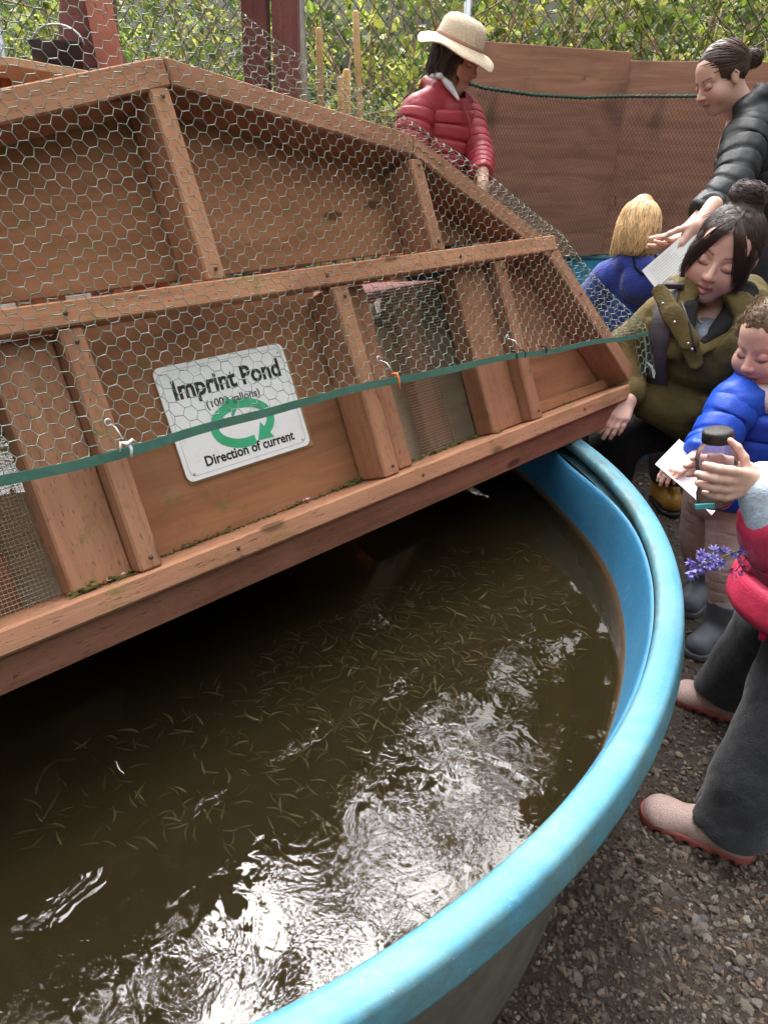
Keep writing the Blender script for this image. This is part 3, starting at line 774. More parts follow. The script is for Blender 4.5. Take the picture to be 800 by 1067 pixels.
# ================================================================== HEX WIRE NETTING draped over the hood
BND = np.array([(-0.030, 0.00), (-0.034, 0.128), (-0.238, 0.405), (-0.640, 0.660), (-0.734, 0.716), (-0.893, 0.765), (-0.967, 0.806), (-1.07, 0.887), (-1.20, 1.02), (-1.40, 1.25)])
EDGE = np.array([(-2.0, 0.200), (-1.669, 0.198), (-1.464, 0.190), (-1.192, 0.195), (-0.833, 0.181), (-0.480, 0.158), (-0.095, 0.130), (-0.034, 0.128)])
def net_pos(u, v):
    """flat sheet coordinates -> hood space, sheet folds back past its right-hand silhouette"""
    p = np.stack([u, v], -1)
    best = np.full(len(u), 1e9); q = np.zeros_like(p); sgn = np.zeros(len(u))
    for a, b in zip(BND[:-1], BND[1:]):
        d = b - a; L2 = d @ d
        t = np.clip(((p - a) @ d) / L2, 0, 1)
        c = a + t[:, None] * d; dd = np.linalg.norm(p - c, axis=1)
        s = np.sign(d[0] * (p[:, 1] - a[1]) - d[1] * (p[:, 0] - a[0]))
        m = dd < best - 1e-9
        best = np.where(m, dd, best); q = np.where(m[:, None], c, q); sgn = np.where(m, s, sgn)
    out = sgn < 0
    w = 0.010 + 0.045 * np.exp(-np.clip(v - 0.16, 0, 1) / 0.10)
    w = w + 0.006 * np.sin(u * 9 + 1.3) * np.sin(v * 7 + 0.4) + 0.004 * np.sin(u * 23 + v * 11)
    rad = 0.035
    th = np.clip(best / rad, 0, math.pi / 2)
    extra = np.clip(best - rad * math.pi / 2, 0, None)
    dirn = (p - q) / (best[:, None] + 1e-9)
    pos = np.zeros((len(u), 3))
    inx = np.where(out[:, None], q + dirn * (rad * np.sin(th))[:, None], p)
    pos[:, :2] = inx
    pos[:, 2] = np.where(out, w - rad * (1 - np.cos(th)) - extra, w)
    return pos
def hex_sheet():
    a = 0.0228 / math.sqrt(3)                # side for 23 mm across the flats
    du, dv = 3 * a, math.sqrt(3) * a
    nu, nv = int(2.15 / du) + 2, int(1.35 / dv) + 2
    I, J = np.meshgrid(np.arange(nu), np.arange(nv), indexing='ij')
    e0, e1, tw = [], [], []
    for off in (0, 1):
        cu = -1.95 + I * du + off * 1.5 * a; cv = 0.0 + J * dv + off * dv / 2
        c = np.stack([cu.ravel(), cv.ravel()], -1)
        co = [(a * math.cos(R(60 * k)), a * math.sin(R(60 * k))) for k in range(6)]
        for k0, k1, t in ((0, 1, 0), (1, 2, 1), (2, 3, 0)):
            e0.append(c + co[k0]); e1.append(c + co[k1]); tw.append(np.full(len(c), t))
    return np.vstack(e0), np.vstack(e1), np.concatenate(tw)
e0, e1, tw = hex_sheet()
mid = (e0 + e1) / 2
low = np.interp(mid[:, 0], EDGE[:, 0], EDGE[:, 1]); low = np.where(mid[:, 0] > -0.085, 0.02, low)
keep = (mid[:, 1] > low - 0.004) & (mid[:, 0] > -1.93)
def jit(p): return p + 0.0011 * np.stack([np.sin(p[:, 0] * 911 + p[:, 1] * 353), np.sin(p[:, 0] * 617 - p[:, 1] * 809)], -1)
e0, e1, tw, mid = jit(e0[keep]), jit(e1[keep]), tw[keep], mid[keep]
# drop what is far past the fold
def past(p):
    best = np.full(len(p), 1e9); sg = np.zeros(len(p))
    for a, b in zip(BND[:-1], BND[1:]):
        d = b - a; t = np.clip(((p - a) @ d) / (d @ d), 0, 1); c = a + t[:, None] * d; dd = np.linalg.norm(p - c, axis=1)
        s = np.sign(d[0] * (p[:, 1] - a[1]) - d[1] * (p[:, 0] - a[0])); m = dd < best - 1e-9
        best = np.where(m, dd, best); sg = np.where(m, s, sg)
    return np.where(sg < 0, best, 0)
k2 = past(mid) < np.where(mid[:, 1] < 0.3, 0.14, 0.30)
e0, e1, tw = e0[k2], e1[k2], tw[k2]
A, B = net_pos(e0[:, 0], e0[:, 1]), net_pos(e1[:, 0], e1[:, 1])
netting = empty('wire_netting', mat=HM)
tag(netting, 'green coated hexagonal wire netting draped over the wooden hood', 'netting')
link('wire_mesh', npmesh('wire_mesh', *tubes(A, B, np.where(tw == 1, 0.00088, 0.00066), 4), True), M['net'], netting)
# green edging along the lower hem, then down the side
hem = [tuple(x) for x in EDGE]
us = np.linspace(-1.98, -0.034, 120)
hp = np.stack([us, np.interp(us, EDGE[:, 0], EDGE[:, 1]) + 0.0025 * np.sin(us * 17)], -1)
hp3 = net_pos(hp[:, 0], hp[:, 1] - 0.006); hp3[:, 2] += 0.0025
def ribbon(P, up_, wd, th=0.0025):
    up_ = np.asarray(up_, float)
    n = len(P); wd = np.broadcast_to(wd, (n,))[:, None]
    T = np.gradient(P, axis=0); T /= np.linalg.norm(T, axis=1, keepdims=True)
    U = up_ - T * (T @ up_)[:, None]; U /= np.linalg.norm(U, axis=1, keepdims=True)
    N = np.cross(T, U)
    V = np.stack([P - U * wd / 2 - N * th / 2, P + U * wd / 2 - N * th / 2, P + U * wd / 2 + N * th / 2, P - U * wd / 2 + N * th / 2], 1).reshape(-1, 3)
    F = [(i * 4 + k, i * 4 + (k + 1) % 4, i * 4 + 4 + (k + 1) % 4, i * 4 + 4 + k) for i in range(n - 1) for k in range(4)]
    return V, np.array(F)
link('green_edging', npmesh('green_edging', *ribbon(hp3, (0, 1, 0.15), np.interp(us, [-1.98, -0.9, -0.034], [0.0150, 0.0135, 0.0110]))), M['trim'], netting)
M['trim_side'] = flat('pale_green_trim', (0.14, 0.26, 0.20), 0.5)
sp = np.array([(-0.034, 0.120, 0.055), (-0.03, 0.085, 0.05), (-0.032, 0.05, 0.045), (-0.045, 0.02, 0.04)])
link('side_edging', npmesh('side_edging', *ribbon(sp, (1, 0, -0.4), 0.013)), M['trim_side'], netting)
tail = np.array([(-0.035, 0.045, 0.047), (-0.022, 0.03, 0.05), (-0.02, 0.012, 0.052), (-0.026, -0.002, 0.052)])
link('edging_tail', npmesh('edging_tail', *ribbon(tail, (1, 0, 0), np.array([0.004, 0.010, 0.012, 0.003]))), flat('pale_tail', (0.55, 0.66, 0.56), 0.5), netting)
# hooks and ties that hold the hem to the posts
def tie(u_, mat, hang=0.02, hook=True):
    v_ = float(np.interp(u_, EDGE[:, 0], EDGE[:, 1]))
    if hook:
        e = [(u_ - 0.004 + 0.005 * math.cos(k), v_ + 0.042 + 0.005 * math.sin(k), 0.035) for k in np.linspace(0, 5.5, 10)]
        P = e + [(u_ - 0.001, v_ + 0.03, 0.05), (u_ + 0.001, v_ + 0.012, 0.056)]
        link('hook', npmesh('hook', *sweep(P, 0.0013, 6), True), M['galv'], netting)
    P = [(u_ - 0.004, v_ + 0.008, 0.058), (u_ + 0.003, v_ + 0.006, 0.064), (u_ + 0.004, v_ - 0.004, 0.066), (u_ + 0.001, v_ - hang, 0.064)]
    link('tie', npmesh('tie', *sweep(P, [0.002, 0.0026, 0.0026, 0.0018], 8), True), M[mat], netting)
    if mat == 'white_tie':
        for s_ in (-1, 1):
            P = [(u_ - 0.001 * s_, v_ + 0.002, 0.066), (u_ + 0.009 * s_, v_ + 0.008, 0.068), (u_ + 0.013 * s_, v_ + 0.004 * s_, 0.066)]
            link('tie', npmesh('tie', *sweep(P, [0.0026, 0.0026, 0.0016], 8), True), M[mat], netting)
tie(-1.50, 'white_tie', 0.016); tie(-0.955, 'orange', 0.024); tie(-0.565, 'black', 0.012); tie(-0.485, 'black', 0.010, False); tie(-0.595, 'black', 0.012, False)

# light plywood sheet lying behind the hood's left shoulder
M['sheet'] = M['rawply']
o = empty('plywood_sheet', (-1.05, 1.95, 0))
tag(o, 'pale bare plywood sheet behind the top left of the hood', 'plywood sheet')
V = np.array([(-1.6, 1.65, 1.46), (-0.80, 1.80, 1.452), (-0.66, 1.92, 1.432), (-1.0, 2.3, 1.43), (-1.7, 2.2, 1.455)]) - [-1.05, 1.95, 0]
Vb = np.vstack([V, V - [0, 0, 0.016]])
link('sheet', bevel_mesh('sheet', Vb, [(0, 1, 2, 3, 4), (9, 8, 7, 6, 5)] + [(i, 5 + i, 5 + (i + 1) % 5, (i + 1) % 5) for i in range(5)], 0.001), M['sheet'], o)
board('prop', o, (0.05, 0.15, 1.425), (0.05, 0.15, 0.0), 0.089, 0.038, (1, 0, 0), M['timber2'])
board('prop', o, (-0.45, 0.1, 1.43), (-0.45, 0.1, 0.0), 0.089, 0.038, (1, 0, 0), M['timber2'])
# ================================================================== BACKGROUND
def leaf_mat(name, tr=0.35):
    t = NT(name)
    c = t.attr()
    n = t.noise(t.coord(), 40, 3)
    c = t.mix(t.ramp(n, [(0.35, 0.0), (0.7, 0.5)]), c, t.mix(0.5, c, (0.30, 0.30, 0.05)))
    t.base(c); t.rough(0.55)
    ts = t.n.new('ShaderNodeBsdfTranslucent'); t.l.new(c, ts.inputs[0])
    mx = t.n.new('ShaderNodeMixShader'); mx.inputs[0].default_value = tr
    t.l.new(t.bsdf.outputs[0], mx.inputs[1]); t.l.new(ts.outputs[0], mx.inputs[2]); t.l.new(mx.outputs[0], t.out.inputs[0])
    return t.m
M['leaf'] = leaf_mat('leaf', 0.5); M['leaf_dark'] = leaf_mat('dark_leaf', 0.15)
M['bark'] = wood('bark', (0.06, 0.04, 0.025), (0.13, 0.085, 0.05), (0.20, 0.14, 0.085), 0.2)
M['cane'] = flat('cane_bark', (0.34, 0.24, 0.14), 0.8, 0, 0.4, 60, 0.4)
def leaves(C, size, pal, flat_=0.0):
    """pointed folded leaves at centres C (n,3)"""
    n = len(C)
    d = RNG.normal(size=(n, 3)); d[:, 2] -= 0.15; d /= np.linalg.norm(d, axis=1, keepdims=True)
    u = RNG.normal(size=(n, 3)); u[:, 2] += flat_; u -= d * (u * d).sum(1, keepdims=True); u /= np.linalg.norm(u, axis=1, keepdims=True)
    s = np.cross(d, u)
    L = (size * (0.45 + 1.25 * RNG.random(n) ** 2.2))[:, None]; W = L * RNG.uniform(0.26, 0.42, n)[:, None]
    V = np.stack([C - d * L * 0.5, C - d * L * 0.08 + s * W + u * W * 0.35, C + d * L * 0.5, C - d * L * 0.08 - s * W + u * W * 0.35], 1).reshape(-1, 3)
    i = (np.arange(n) * 4)[:, None]
    F = np.vstack([i + [0, 1, 2], i + [0, 2, 3]])
    col = np.asarray(pal)[RNG.integers(0, len(pal), n)] * RNG.uniform(0.7, 1.25, (n, 1))
    return V, F, np.repeat(col, 4, 0)
YG = [(0.26, 0.34, 0.055), (0.38, 0.42, 0.085), (0.15, 0.24, 0.04), (0.46, 0.46, 0.13), (0.07, 0.13, 0.025), (0.33, 0.26, 0.10), (0.045, 0.085, 0.02)]
MG = [(0.06, 0.12, 0.025), (0.09, 0.15, 0.03), (0.13, 0.18, 0.04), (0.045, 0.085, 0.02)]

# ---- bank rising behind the fence
bx, by = np.meshgrid(np.linspace(-9, 10, 50), np.linspace(6.6, 16, 30), indexing='ij')
bz = -0.05 + 0.55 * (by - 6.6) ** 1.15 * (1 + 0.12 * np.sin(bx * 0.9 + 1)) + 0.12 * np.sin(bx * 2.3) * np.sin(by * 1.9)
bi = np.arange(bx.size).reshape(bx.shape)
hb = link('hillside', npmesh('hillside', np.stack([bx, by, bz], -1).reshape(-1, 3), np.stack([bi[:-1, :-1], bi[1:, :-1], bi[1:, 1:], bi[:-1, 1:]], -1).reshape(-1, 4), True), flat('leaf_mould', (0.022, 0.022, 0.010), 0.95, 0, 0.8, 12, 0.5))
tag(hb, 'shady overgrown bank rising behind the wire fence', 'bank', kind='structure')

# ---- woodland all round the clearing; the sky shows through the opening overhead
def gap_low(az):      # lowest elevation (deg) of open sky at azimuth az (deg, from +Y towards +X)
    return np.interp(az, [-180, -110, -60, -33, -21, -10, 1, 6, 12, 16, 20, 40, 90, 180], [32, 36, 50, 57, 55, 52.5, 48, 46, 41, 44, 52, 50, 38, 32])
n = 46000
az = RNG.uniform(-180, 180, n); sn = RNG.uniform(math.sin(R(2)), math.sin(R(86)), n); el = np.degrees(np.arcsin(sn))
rad = RNG.uniform(14, 21, n)
wob = 5 * np.sin(az * 0.31 + 2 * np.sin(az * 0.13)) + 3.5 * np.sin(az * 0.9 + el * 0.5) + 2 * np.sin(az * 2.3)
lim = gap_low(az) + np.where(np.abs(az + 8) < 30, 0.25, 1.0) * wob * 0.6
ok = el < lim + RNG.exponential(0.8, n)
ok &= ~((az > -46) & (az < 14) & (el > 17) & (el < lim - 2.6))        # canopy cut open so sky light reaches the slit in the hood
clump = np.sin(az * 0.7 + 3) * np.sin(el * 0.55 + az * 0.11) + 0.7 * np.sin(az * 1.7 + el) * np.sin(el * 1.3)
ok &= RNG.random(n) < 0.80 + 0.4 * clump
az, el, rad = az[ok], el[ok], rad[ok]
Cw = np.stack([rad * np.cos(np.radians(el)) * np.sin(np.radians(az)), 1.0 + rad * np.cos(np.radians(el)) * np.cos(np.radians(az)), 0.5 + rad * np.sin(np.radians(el))], -1)
Vw, Fw, Cc = leaves(Cw, 0.95, MG)
wood_o = link('woodland', npmesh('woodland', Vw, Fw, False, Cc), M['leaf_dark'])
tag(wood_o, 'dense green woodland canopy closing round the clearing', 'woodland', kind='stuff')
# a few bare branches that cross the opening
bp = []
for k in range(115):
    a0 = random.uniform(-50, 24); e0_ = R(float(gap_low(a0)) + random.expovariate(1 / 7.0) - 2); a0 = R(a0); r_ = random.uniform(9, 12)
    p = np.array([r_ * math.cos(e0_) * math.sin(a0), 1 + r_ * math.cos(e0_) * math.cos(a0), 0.5 + r_ * math.sin(e0_)])
    d = np.array([random.uniform(-.6, .6), random.uniform(-.9, -.1), random.uniform(.0, .5)])
    pts = [p]
    for j in range(9):
        d = d + RNG.normal(0, 0.25, 3); p = p + d / np.linalg.norm(d) * 0.28; pts.append(p)
    bp.append(sweep(pts, np.linspace(0.035, 0.006, 10) * random.uniform(.4, 1), 4))
    q = np.array(pts)[RNG.integers(2, 10, 70)] + RNG.normal(0, 0.17, (70, 3))
    Vl, Fl, _ = leaves(q, 0.12, MG); bp.append((Vl, Fl))
Vb_, Fb_ = merge(bp)
tag(link('overhanging_branches', npmesh('overhanging_branches', Vb_, Fb_, False, np.tile([[0.06, 0.09, 0.025]], (len(Vb_), 1))), M['leaf_dark']), 'thin leafy branches overhanging the clearing', 'branches', kind='stuff')

# ---- shrubs behind the fence, each a tangle of canes with yellow green leaves
def shrub(x, y, w, h, ncane, nleaf, pal, label, lsize=0.058):
    o = empty('shrub', (x, y, 0)); tag(o, label, 'shrub', 'shrubs behind the wire fence')
    canes, cen = [], []
    for i in range(ncane):
        b = np.array([random.uniform(-w / 2, w / 2), random.uniform(-0.35, 0.35), 0.0])
        d = np.array([random.gauss(0, 0.25), random.gauss(0, 0.15), 1.0]); pts = [b]
        k = random.randint(8, 12)
        for j in range(k):
            d = d + np.array([random.gauss(0, 0.16), random.gauss(0, 0.12), random.gauss(-0.03, 0.1)]); d /= np.linalg.norm(d)
            pts.append(pts[-1] + d * h / k * 1.1); pts[-1][1] = max(pts[-1][1], -0.5)
        canes.append(sweep(pts, np.linspace(random.uniform(0.010, 0.02), 0.003, k + 1), 5))
        cen.append(np.array(pts[2:]))
        for j in range(3):
            s_ = pts[random.randint(3, k)]; e_ = s_ + np.array([random.gauss(0, 0.25), random.gauss(0, 0.2), random.uniform(0.05, 0.4)])
            m_ = (s_ + e_) / 2 + RNG.normal(0, 0.05, 3)
            canes.append(sweep([s_, m_, e_], [0.006, 0.0045, 0.002], 4)); cen.append(np.array([m_, e_]))
    link('stems', npmesh('stems', *merge(canes), True), M['cane'], o)
    c = np.vstack(cen); nleaf = int(nleaf * 0.62); tw_ = c[RNG.integers(0, len(c), nleaf // 12 + 1)] + RNG.normal(0, 1, (nleaf // 12 + 1, 3)) * [0.17, 0.14, 0.13]
    c = tw_[RNG.integers(0, len(tw_), nleaf)] + RNG.normal(0, 1, (nleaf, 3)) * 0.042
    c[:, 2] = np.clip(c[:, 2], 0.05, None)
    V, F, Cl = leaves(c, lsize, pal, 0.6)
    link('foliage', npmesh('foliage', V, F, False, Cl), M['leaf'], o)
SHR = [(-2.6, 5.9, 1.5, 2.6, 12, 6000, YG, 'dense yellow green shrub beyond the hood top at the far left'),
       (-1.3, 6.0, 1.4, 2.7, 14, 6000, YG, 'yellow green shrub behind the two purple brown posts'),
       (-0.2, 5.9, 1.2, 2.6, 20, 4200, YG, 'thinly leaved shrub with many tan canes behind the leaning stakes'),
       (0.75, 6.0, 1.2, 2.6, 18, 4200, YG, 'bright shrub with bare brown stems behind the hatted woman'),
       (1.7, 6.1, 1.2, 2.7, 16, 5600, YG + MG, 'leafy shrub behind the left plywood board'),
       (2.6, 6.0, 1.2, 2.7, 14, 6000, YG + MG, 'green shrub above the right plywood board'),
       (3.6, 6.2, 1.4, 2.8, 12, 6000, YG + MG, 'dense green shrub at the far right behind the black jacket')]
for a in SHR: shrub(*a)
cb = np.stack([RNG.uniform(-7, 8, 26000), RNG.uniform(6.9, 10, 26000), RNG.uniform(0, 1, 26000)], -1)
cb[:, 2] = 0.55 * (cb[:, 1] - 6.6) ** 1.15 + RNG.exponential(0.3, 26000)
V, F, Cl = leaves(cb, 0.10, YG + MG, 0.6)
tag(link('undergrowth', npmesh('undergrowth', V, F, False, Cl), M['leaf']), 'mixed green undergrowth covering the bank behind the fence', 'undergrowth', kind='stuff')

# ---- chain link fence
def chain_link(x0, x1, z0, z1, y, dx, dz, r):
    P0, P1 = [], []
    nxx = int((x1 - x0) / dx); nzz = int((z1 - z0) / dz)
    for i in range(nxx):
        for j in range(nzz):
            x = x0 + i * dx; z = z0 + j * dz
            for a, b in (((0, 0.5), (0.5, 1)), ((0.5, 0), (1, 0.5)), ((0, 0.5), (0.5, 0)), ((0.5, 1), (1, 0.5))):
                jx = lambda q: (x + q[0] * dx + 0.006 * math.sin((x + q[0] * dx) * 31 + (z + q[1] * dz) * 17), y + 0.012 * math.sin((x + q[0] * dx) * 5) + (0.004 if (a[0] == 0) == (a[1] == 0.5) else -0.004), z + q[1] * dz + 0.006 * math.sin((x + q[0] * dx) * 13 + z * 7))
                P0.append(jx(a)); P1.append(jx(b))
    return tubes(P0, P1, r, 4)
fence = empty('chain_link_fence', (0, 5.25, 0))
tag(fence, 'dark chain link fence in front of the shrubs', 'fence')
link('wire_mesh', npmesh('wire_mesh', *chain_link(-4.2, 5.6, 0.9, 2.65, 0, 0.112, 0.128, 0.0026), True), M['link'], fence)
for x_ in (-2.4, 0.42, 3.0):
    link('fence_post', npmesh('fence_post', *sweep([(x_, 0.03, 0), (x_, 0.03, 2.6)], 0.024, 12), True), M['galv'], fence)

# ---- far pond tank with its two plywood boards and black net
T2 = np.array([1.36, 4.02])
tank2 = empty('pond_tank', (T2[0], T2[1], 0))
tag(tank2, 'smaller blue pond tank behind, beside the blonde child', 'pond tank')
def ring2(p): return revolve([(r_ * 0.76, z_) for r_, z_ in p], 120)
link('rim', npmesh('rim', *ring2(rim_prof), True), M['blue_rim'], tank2)
M['blue2'] = flat('blue_inner', (0.03, 0.24, 0.40), 0.4)
link('inner_wall', npmesh('inner_wall', *ring2([(1.15, 0.02), (1.19, 0.46), (1.22, 0.59)]), True), M['blue2'], tank2)
link('outer_shell', npmesh('outer_shell', *ring2([(1.23, 0.553), (1.19, -0.02)]), True), M['blue2'], tank2)
w2 = link('water', npmesh('water', *revolve([(0.001, 0.43), (0.905, 0.43)], 80)), (lambda t: (t.base((0.03, 0.05, 0.045)), t.rough(0.05), t.m)[2])(NT('dark_pond_water')))
w2.location = (T2[0], T2[1], 0)
tag(w2, 'dark water in the smaller tank behind', 'water', kind='structure')
def stained_board():
    t = NT('board_stains'); v = t.coord()
    g = t.noise(t.coord((1.6, 16, 16)), 1.0, 6, 0.65, 1.2); b = t.noise(v, 2.2, 5, 0.6, 0.8); k = t.noise(v, 9, 3, 0.5)
    c = t.ramp(g, [(0.3, (0.31, 0.135, 0.083)), (0.7, (0.52, 0.255, 0.165))])
    c = t.mix(t.ramp(b, [(0.52, 0.0), (0.70, 0.55)]), c, (0.075, 0.045, 0.035))
    c = t.mix(t.ramp(k, [(0.70, 0.0), (0.75, 0.9)]), c, (0.05, 0.028, 0.02))
    t.base(c); t.rough(0.65); t.bump(g, 0.4, 0.002)
    return t.m
M['stained'] = stained_board()
def upright(name, p0, p1, z0, z1, th, label):
    p0, p1 = Vector((*p0, 0)), Vector((*p1, 0)); mid_ = (p0 + p1) / 2; L = (p1 - p0).length
    V, F = box_np(-L / 2, L / 2, z0, z1, -th / 2, th / 2)
    o = link(name, bevel_mesh(name, V, F, 0.002), M['stained'])
    x = (p1 - p0).normalized()
    o.matrix_world = Matrix(((x.x, 0, x.y, mid_.x), (x.y, 0, -x.x, mid_.y), (0, 1, 0, 0), (0, 0, 0, 1)))
    tag(o, label, 'board', 'plywood boards round the far tank')
upright('plywood_board', (0.28, 4.46), (1.335, 4.955), 0.627, 1.725, 0.018, 'left red brown plywood board behind the hatted woman, overlapping its neighbour')
upright('plywood_board', (1.24, 5.0), (2.45, 4.74), 0.627, 1.685, 0.018, 'right red brown plywood board behind the black jacketed woman')
net2 = empty('safety_net', (1.3, 4.7, 0))
tag(net2, 'fine black net with green top cord hung before the plywood boards', 'net')
N2 = np.array([(0.30, 4.36, 1.545), (0.46, 4.45, 1.512), (0.75, 4.60, 1.49), (1.05, 4.75, 1.488), (1.29, 4.84, 1.502), (1.6, 4.81, 1.508), (1.95, 4.74, 1.52), (2.4, 4.62, 1.56)])
s2 = np.concatenate([[0], np.cumsum(np.linalg.norm(np.diff(N2, axis=0), axis=1))])
def n2(s, f):       # s along the cord, f 0 top .. 1 hem
    p = np.stack([np.interp(s, s2, N2[:, k]) for k in range(3)], -1)
    bot = p.copy(); bot[:, 2] = 0.66; bot[:, 1] -= 0.02
    q = p * (1 - f)[:, None] + bot * f[:, None]
    q[:, 1] += 0.02 * np.sin(s * 6) * np.sin(f * 3.1)
    return q - [1.3, 4.7, 0]
step = 0.021; tot = s2[-1]; H2 = 0.86; P0, P1 = [], []
for fam in (1, -1):
    for c0 in np.arange(-H2, tot + H2, step):
        f = np.linspace(0, 1, 11); s = c0 + fam * f * H2 * 0.62
        q = n2(np.clip(s, 0, tot), f); okk = (s[:-1] > 0) & (s[:-1] < tot) & (s[1:] > 0) & (s[1:] < tot)
        P0.append(q[:-1][okk]); P1.append(q[1:][okk])
link('net_mesh', npmesh('net_mesh', *tubes(np.vstack(P0), np.vstack(P1), 0.0008, 3), True), M['black'], net2)
ss = np.linspace(0, tot, 260)
cp = n2(ss, np.zeros(260))
link('top_cord', npmesh('top_cord', *sweep(cp, 0.0085 + 0.0028 * np.sin(ss * 190), 7), True), M['cord_green'], net2)

# ---- posts, pole and stakes behind the hood
def post_thing(x, y, w, d, z1, label, lean=0.0):
    o = board('wooden_post', None, (x, y, 0), (x + lean, y, z1), w, d, (1, 0, 0), M['purple'])
    tag(o, label, 'post', 'purple brown posts behind the hood')
post_thing(-0.552, 3.25, 0.092, 0.092, 2.5, 'left of two purple brown square posts behind the hood', 0.05)
post_thing(-0.428, 3.25, 0.092, 0.092, 2.5, 'right of two purple brown square posts behind the hood', 0.03)
o = link('metal_pole', npmesh('metal_pole', *sweep([(-0.40, 4.2, 0.0), (-0.455, 4.2, 1.84), (-0.478, 4.2, 2.6)], 0.0165, 12), True), M['galv'])
tag(o, 'thin grey metal pole right of the purple brown posts', 'pole')
def stake(p0, p1, r, label):
    P = [np.array(p0) * (1 - t) + np.array(p1) * t for t in np.linspace(0, 1, 8)]
    P.append(P[-1] + (P[-1] - P[-2]) * 0.04)
    o = link('wooden_stake', npmesh('wooden_stake', *sweep(P, [r] * 8 + [r * 0.5], 9), True), M['stake'])
    tag(o, label, 'stake', 'stakes and tool handles behind the hood')
stake((-0.10, 4.45, 0.0), (-0.21, 4.5, 1.83), 0.017, 'tallest leaning yellow tan stake left of the red jacket')
stake((-0.325, 3.9, 0.0), (-0.345, 3.9, 1.70), 0.016, 'brown round topped handle right of the grey metal pole')
stake((-0.20, 3.9, 0.0), (-0.222, 3.9, 1.545), 0.018, 'short pale round topped handle beside the tallest stake')
stake((-0.24, 3.95, 0.0), (-0.252, 3.95, 1.52), 0.016, 'shortest brown handle just left of the pale round topped handle')

# ---- dim things seen through the netting at the upper left
o = link('tree_stump', npmesh('tree_stump', *sweep([(-0.93, 2.75, 0), (-0.95, 2.75, 0.7), (-0.97, 2.75, 1.45), (-0.96, 2.72, 1.55), (-0.93, 2.72, 1.75), (-0.91, 2.72, 2.1)], [0.16, 0.13, 0.12, 0.09, 0.075, 0.07], 14), True), M['purple'])
tag(o, 'dark brown trunk seen through the netting at upper left', 'trunk')
bk_ = empty('black_bucket', (-0.98, 2.5, 1.425)); tag(bk_, 'black bucket behind the top of the hood at upper left', 'bucket')
link('bucket_body', npmesh('bucket_body', *revolve([(0.001, 0.0), (0.062, 0.0), (0.072, 0.10), (0.076, 0.105), (0.068, 0.10), (0.058, 0.01)], 28), True), flat('blue_black', (0.02, 0.024, 0.035), 0.5), bk_)
link('handle', npmesh('handle', *sweep([(0.075 * math.cos(t), 0.02, 0.10 + 0.05 * math.sin(t)) for t in np.linspace(0, math.pi, 12)], 0.003, 6), True), M['galv'], bk_)
o = board('support_table', None, (-1.15, 2.52, 1.405), (-0.75, 2.52, 1.405), 0.3, 0.036, (0, 1, 0), M['timber2'])
o.name = 'shelf'; tag(o, 'brown shelf board under the black bucket', 'shelf')
for dx_ in (-0.17, 0.17):
    board('leg', o, (dx_, 0.0, -0.018), (dx_, 0.0, -1.40), 0.06, 0.038, (0, 1, 0), M['timber2'])
o = board('red_board', None, (-0.865, 2.62, 1.42), (-0.905, 2.62, 2.0), 0.075, 0.02, (1, 0, 0), flat('salmon_paint', (0.45, 0.16, 0.11), 0.6))
tag(o, 'salmon red board beside the dark trunk at upper left', 'board')
# ================================================================== FIGURES: smooth-blended solids meshed into continuous skins
def surface_nets(D, org, h):
    nx, ny, nz = D.shape
    s = D < 0
    cnt = np.zeros((nx - 1, ny - 1, nz - 1), np.int8)
    for i in (0, 1):
        for j in (0, 1):
            for k in (0, 1): cnt += s[i:nx - 1 + i, j:ny - 1 + j, k:nz - 1 + k]
    act = (cnt > 0) & (cnt < 8)
    idx = np.full(act.shape, -1, np.int32); cells = np.argwhere(act); idx[act] = np.arange(len(cells))
    acc = np.zeros((len(cells), 3)); w = np.zeros(len(cells))
    for ax in range(3):
        for a in (0, 1):
            for b in (0, 1):
                o0 = np.zeros(3, int); o0[(ax + 1) % 3] = a; o0[(ax + 2) % 3] = b
                o1 = o0.copy(); o1[ax] = 1
                f0 = D[tuple((cells + o0).T)]; f1 = D[tuple((cells + o1).T)]
                m = (f0 < 0) != (f1 < 0)
                t = f0[m] / (f0[m] - f1[m])
                acc[m] += o0 + (o1 - o0) * t[:, None]; w[m] += 1
    V = np.asarray(org) + h * (cells + acc / w[:, None])
    Q = []
    for ax in range(3):
        b_, c_ = (ax + 1) % 3, (ax + 2) % 3
        sl0 = [slice(1, -1)] * 3; sl1 = [slice(1, -1)] * 3
        sl0[ax] = slice(0, -1); sl1[ax] = slice(1, None)
        s0, s1 = s[tuple(sl0)], s[tuple(sl1)]
        e = np.argwhere(s0 != s1)
        if not len(e): continue
        flip = s0[tuple(e.T)]
        g = e.copy(); g[:, b_] += 1; g[:, c_] += 1
        def cell(db, dc):
            q = g.copy(); q[:, b_] += db; q[:, c_] += dc
            return idx[tuple(q.T)]
        q = np.stack([cell(-1, -1), cell(0, -1), cell(0, 0), cell(-1, 0)], -1)
        q[~flip] = q[~flip][:, ::-1]
        Q.append(q)
    return V, np.vstack(Q)

def smin(a, b, k):
    if k <= 0: return np.minimum(a, b)
    h = np.clip(0.5 + 0.5 * (b - a) / k, 0, 1)
    return b + (a - b) * h - k * h * (1 - h)

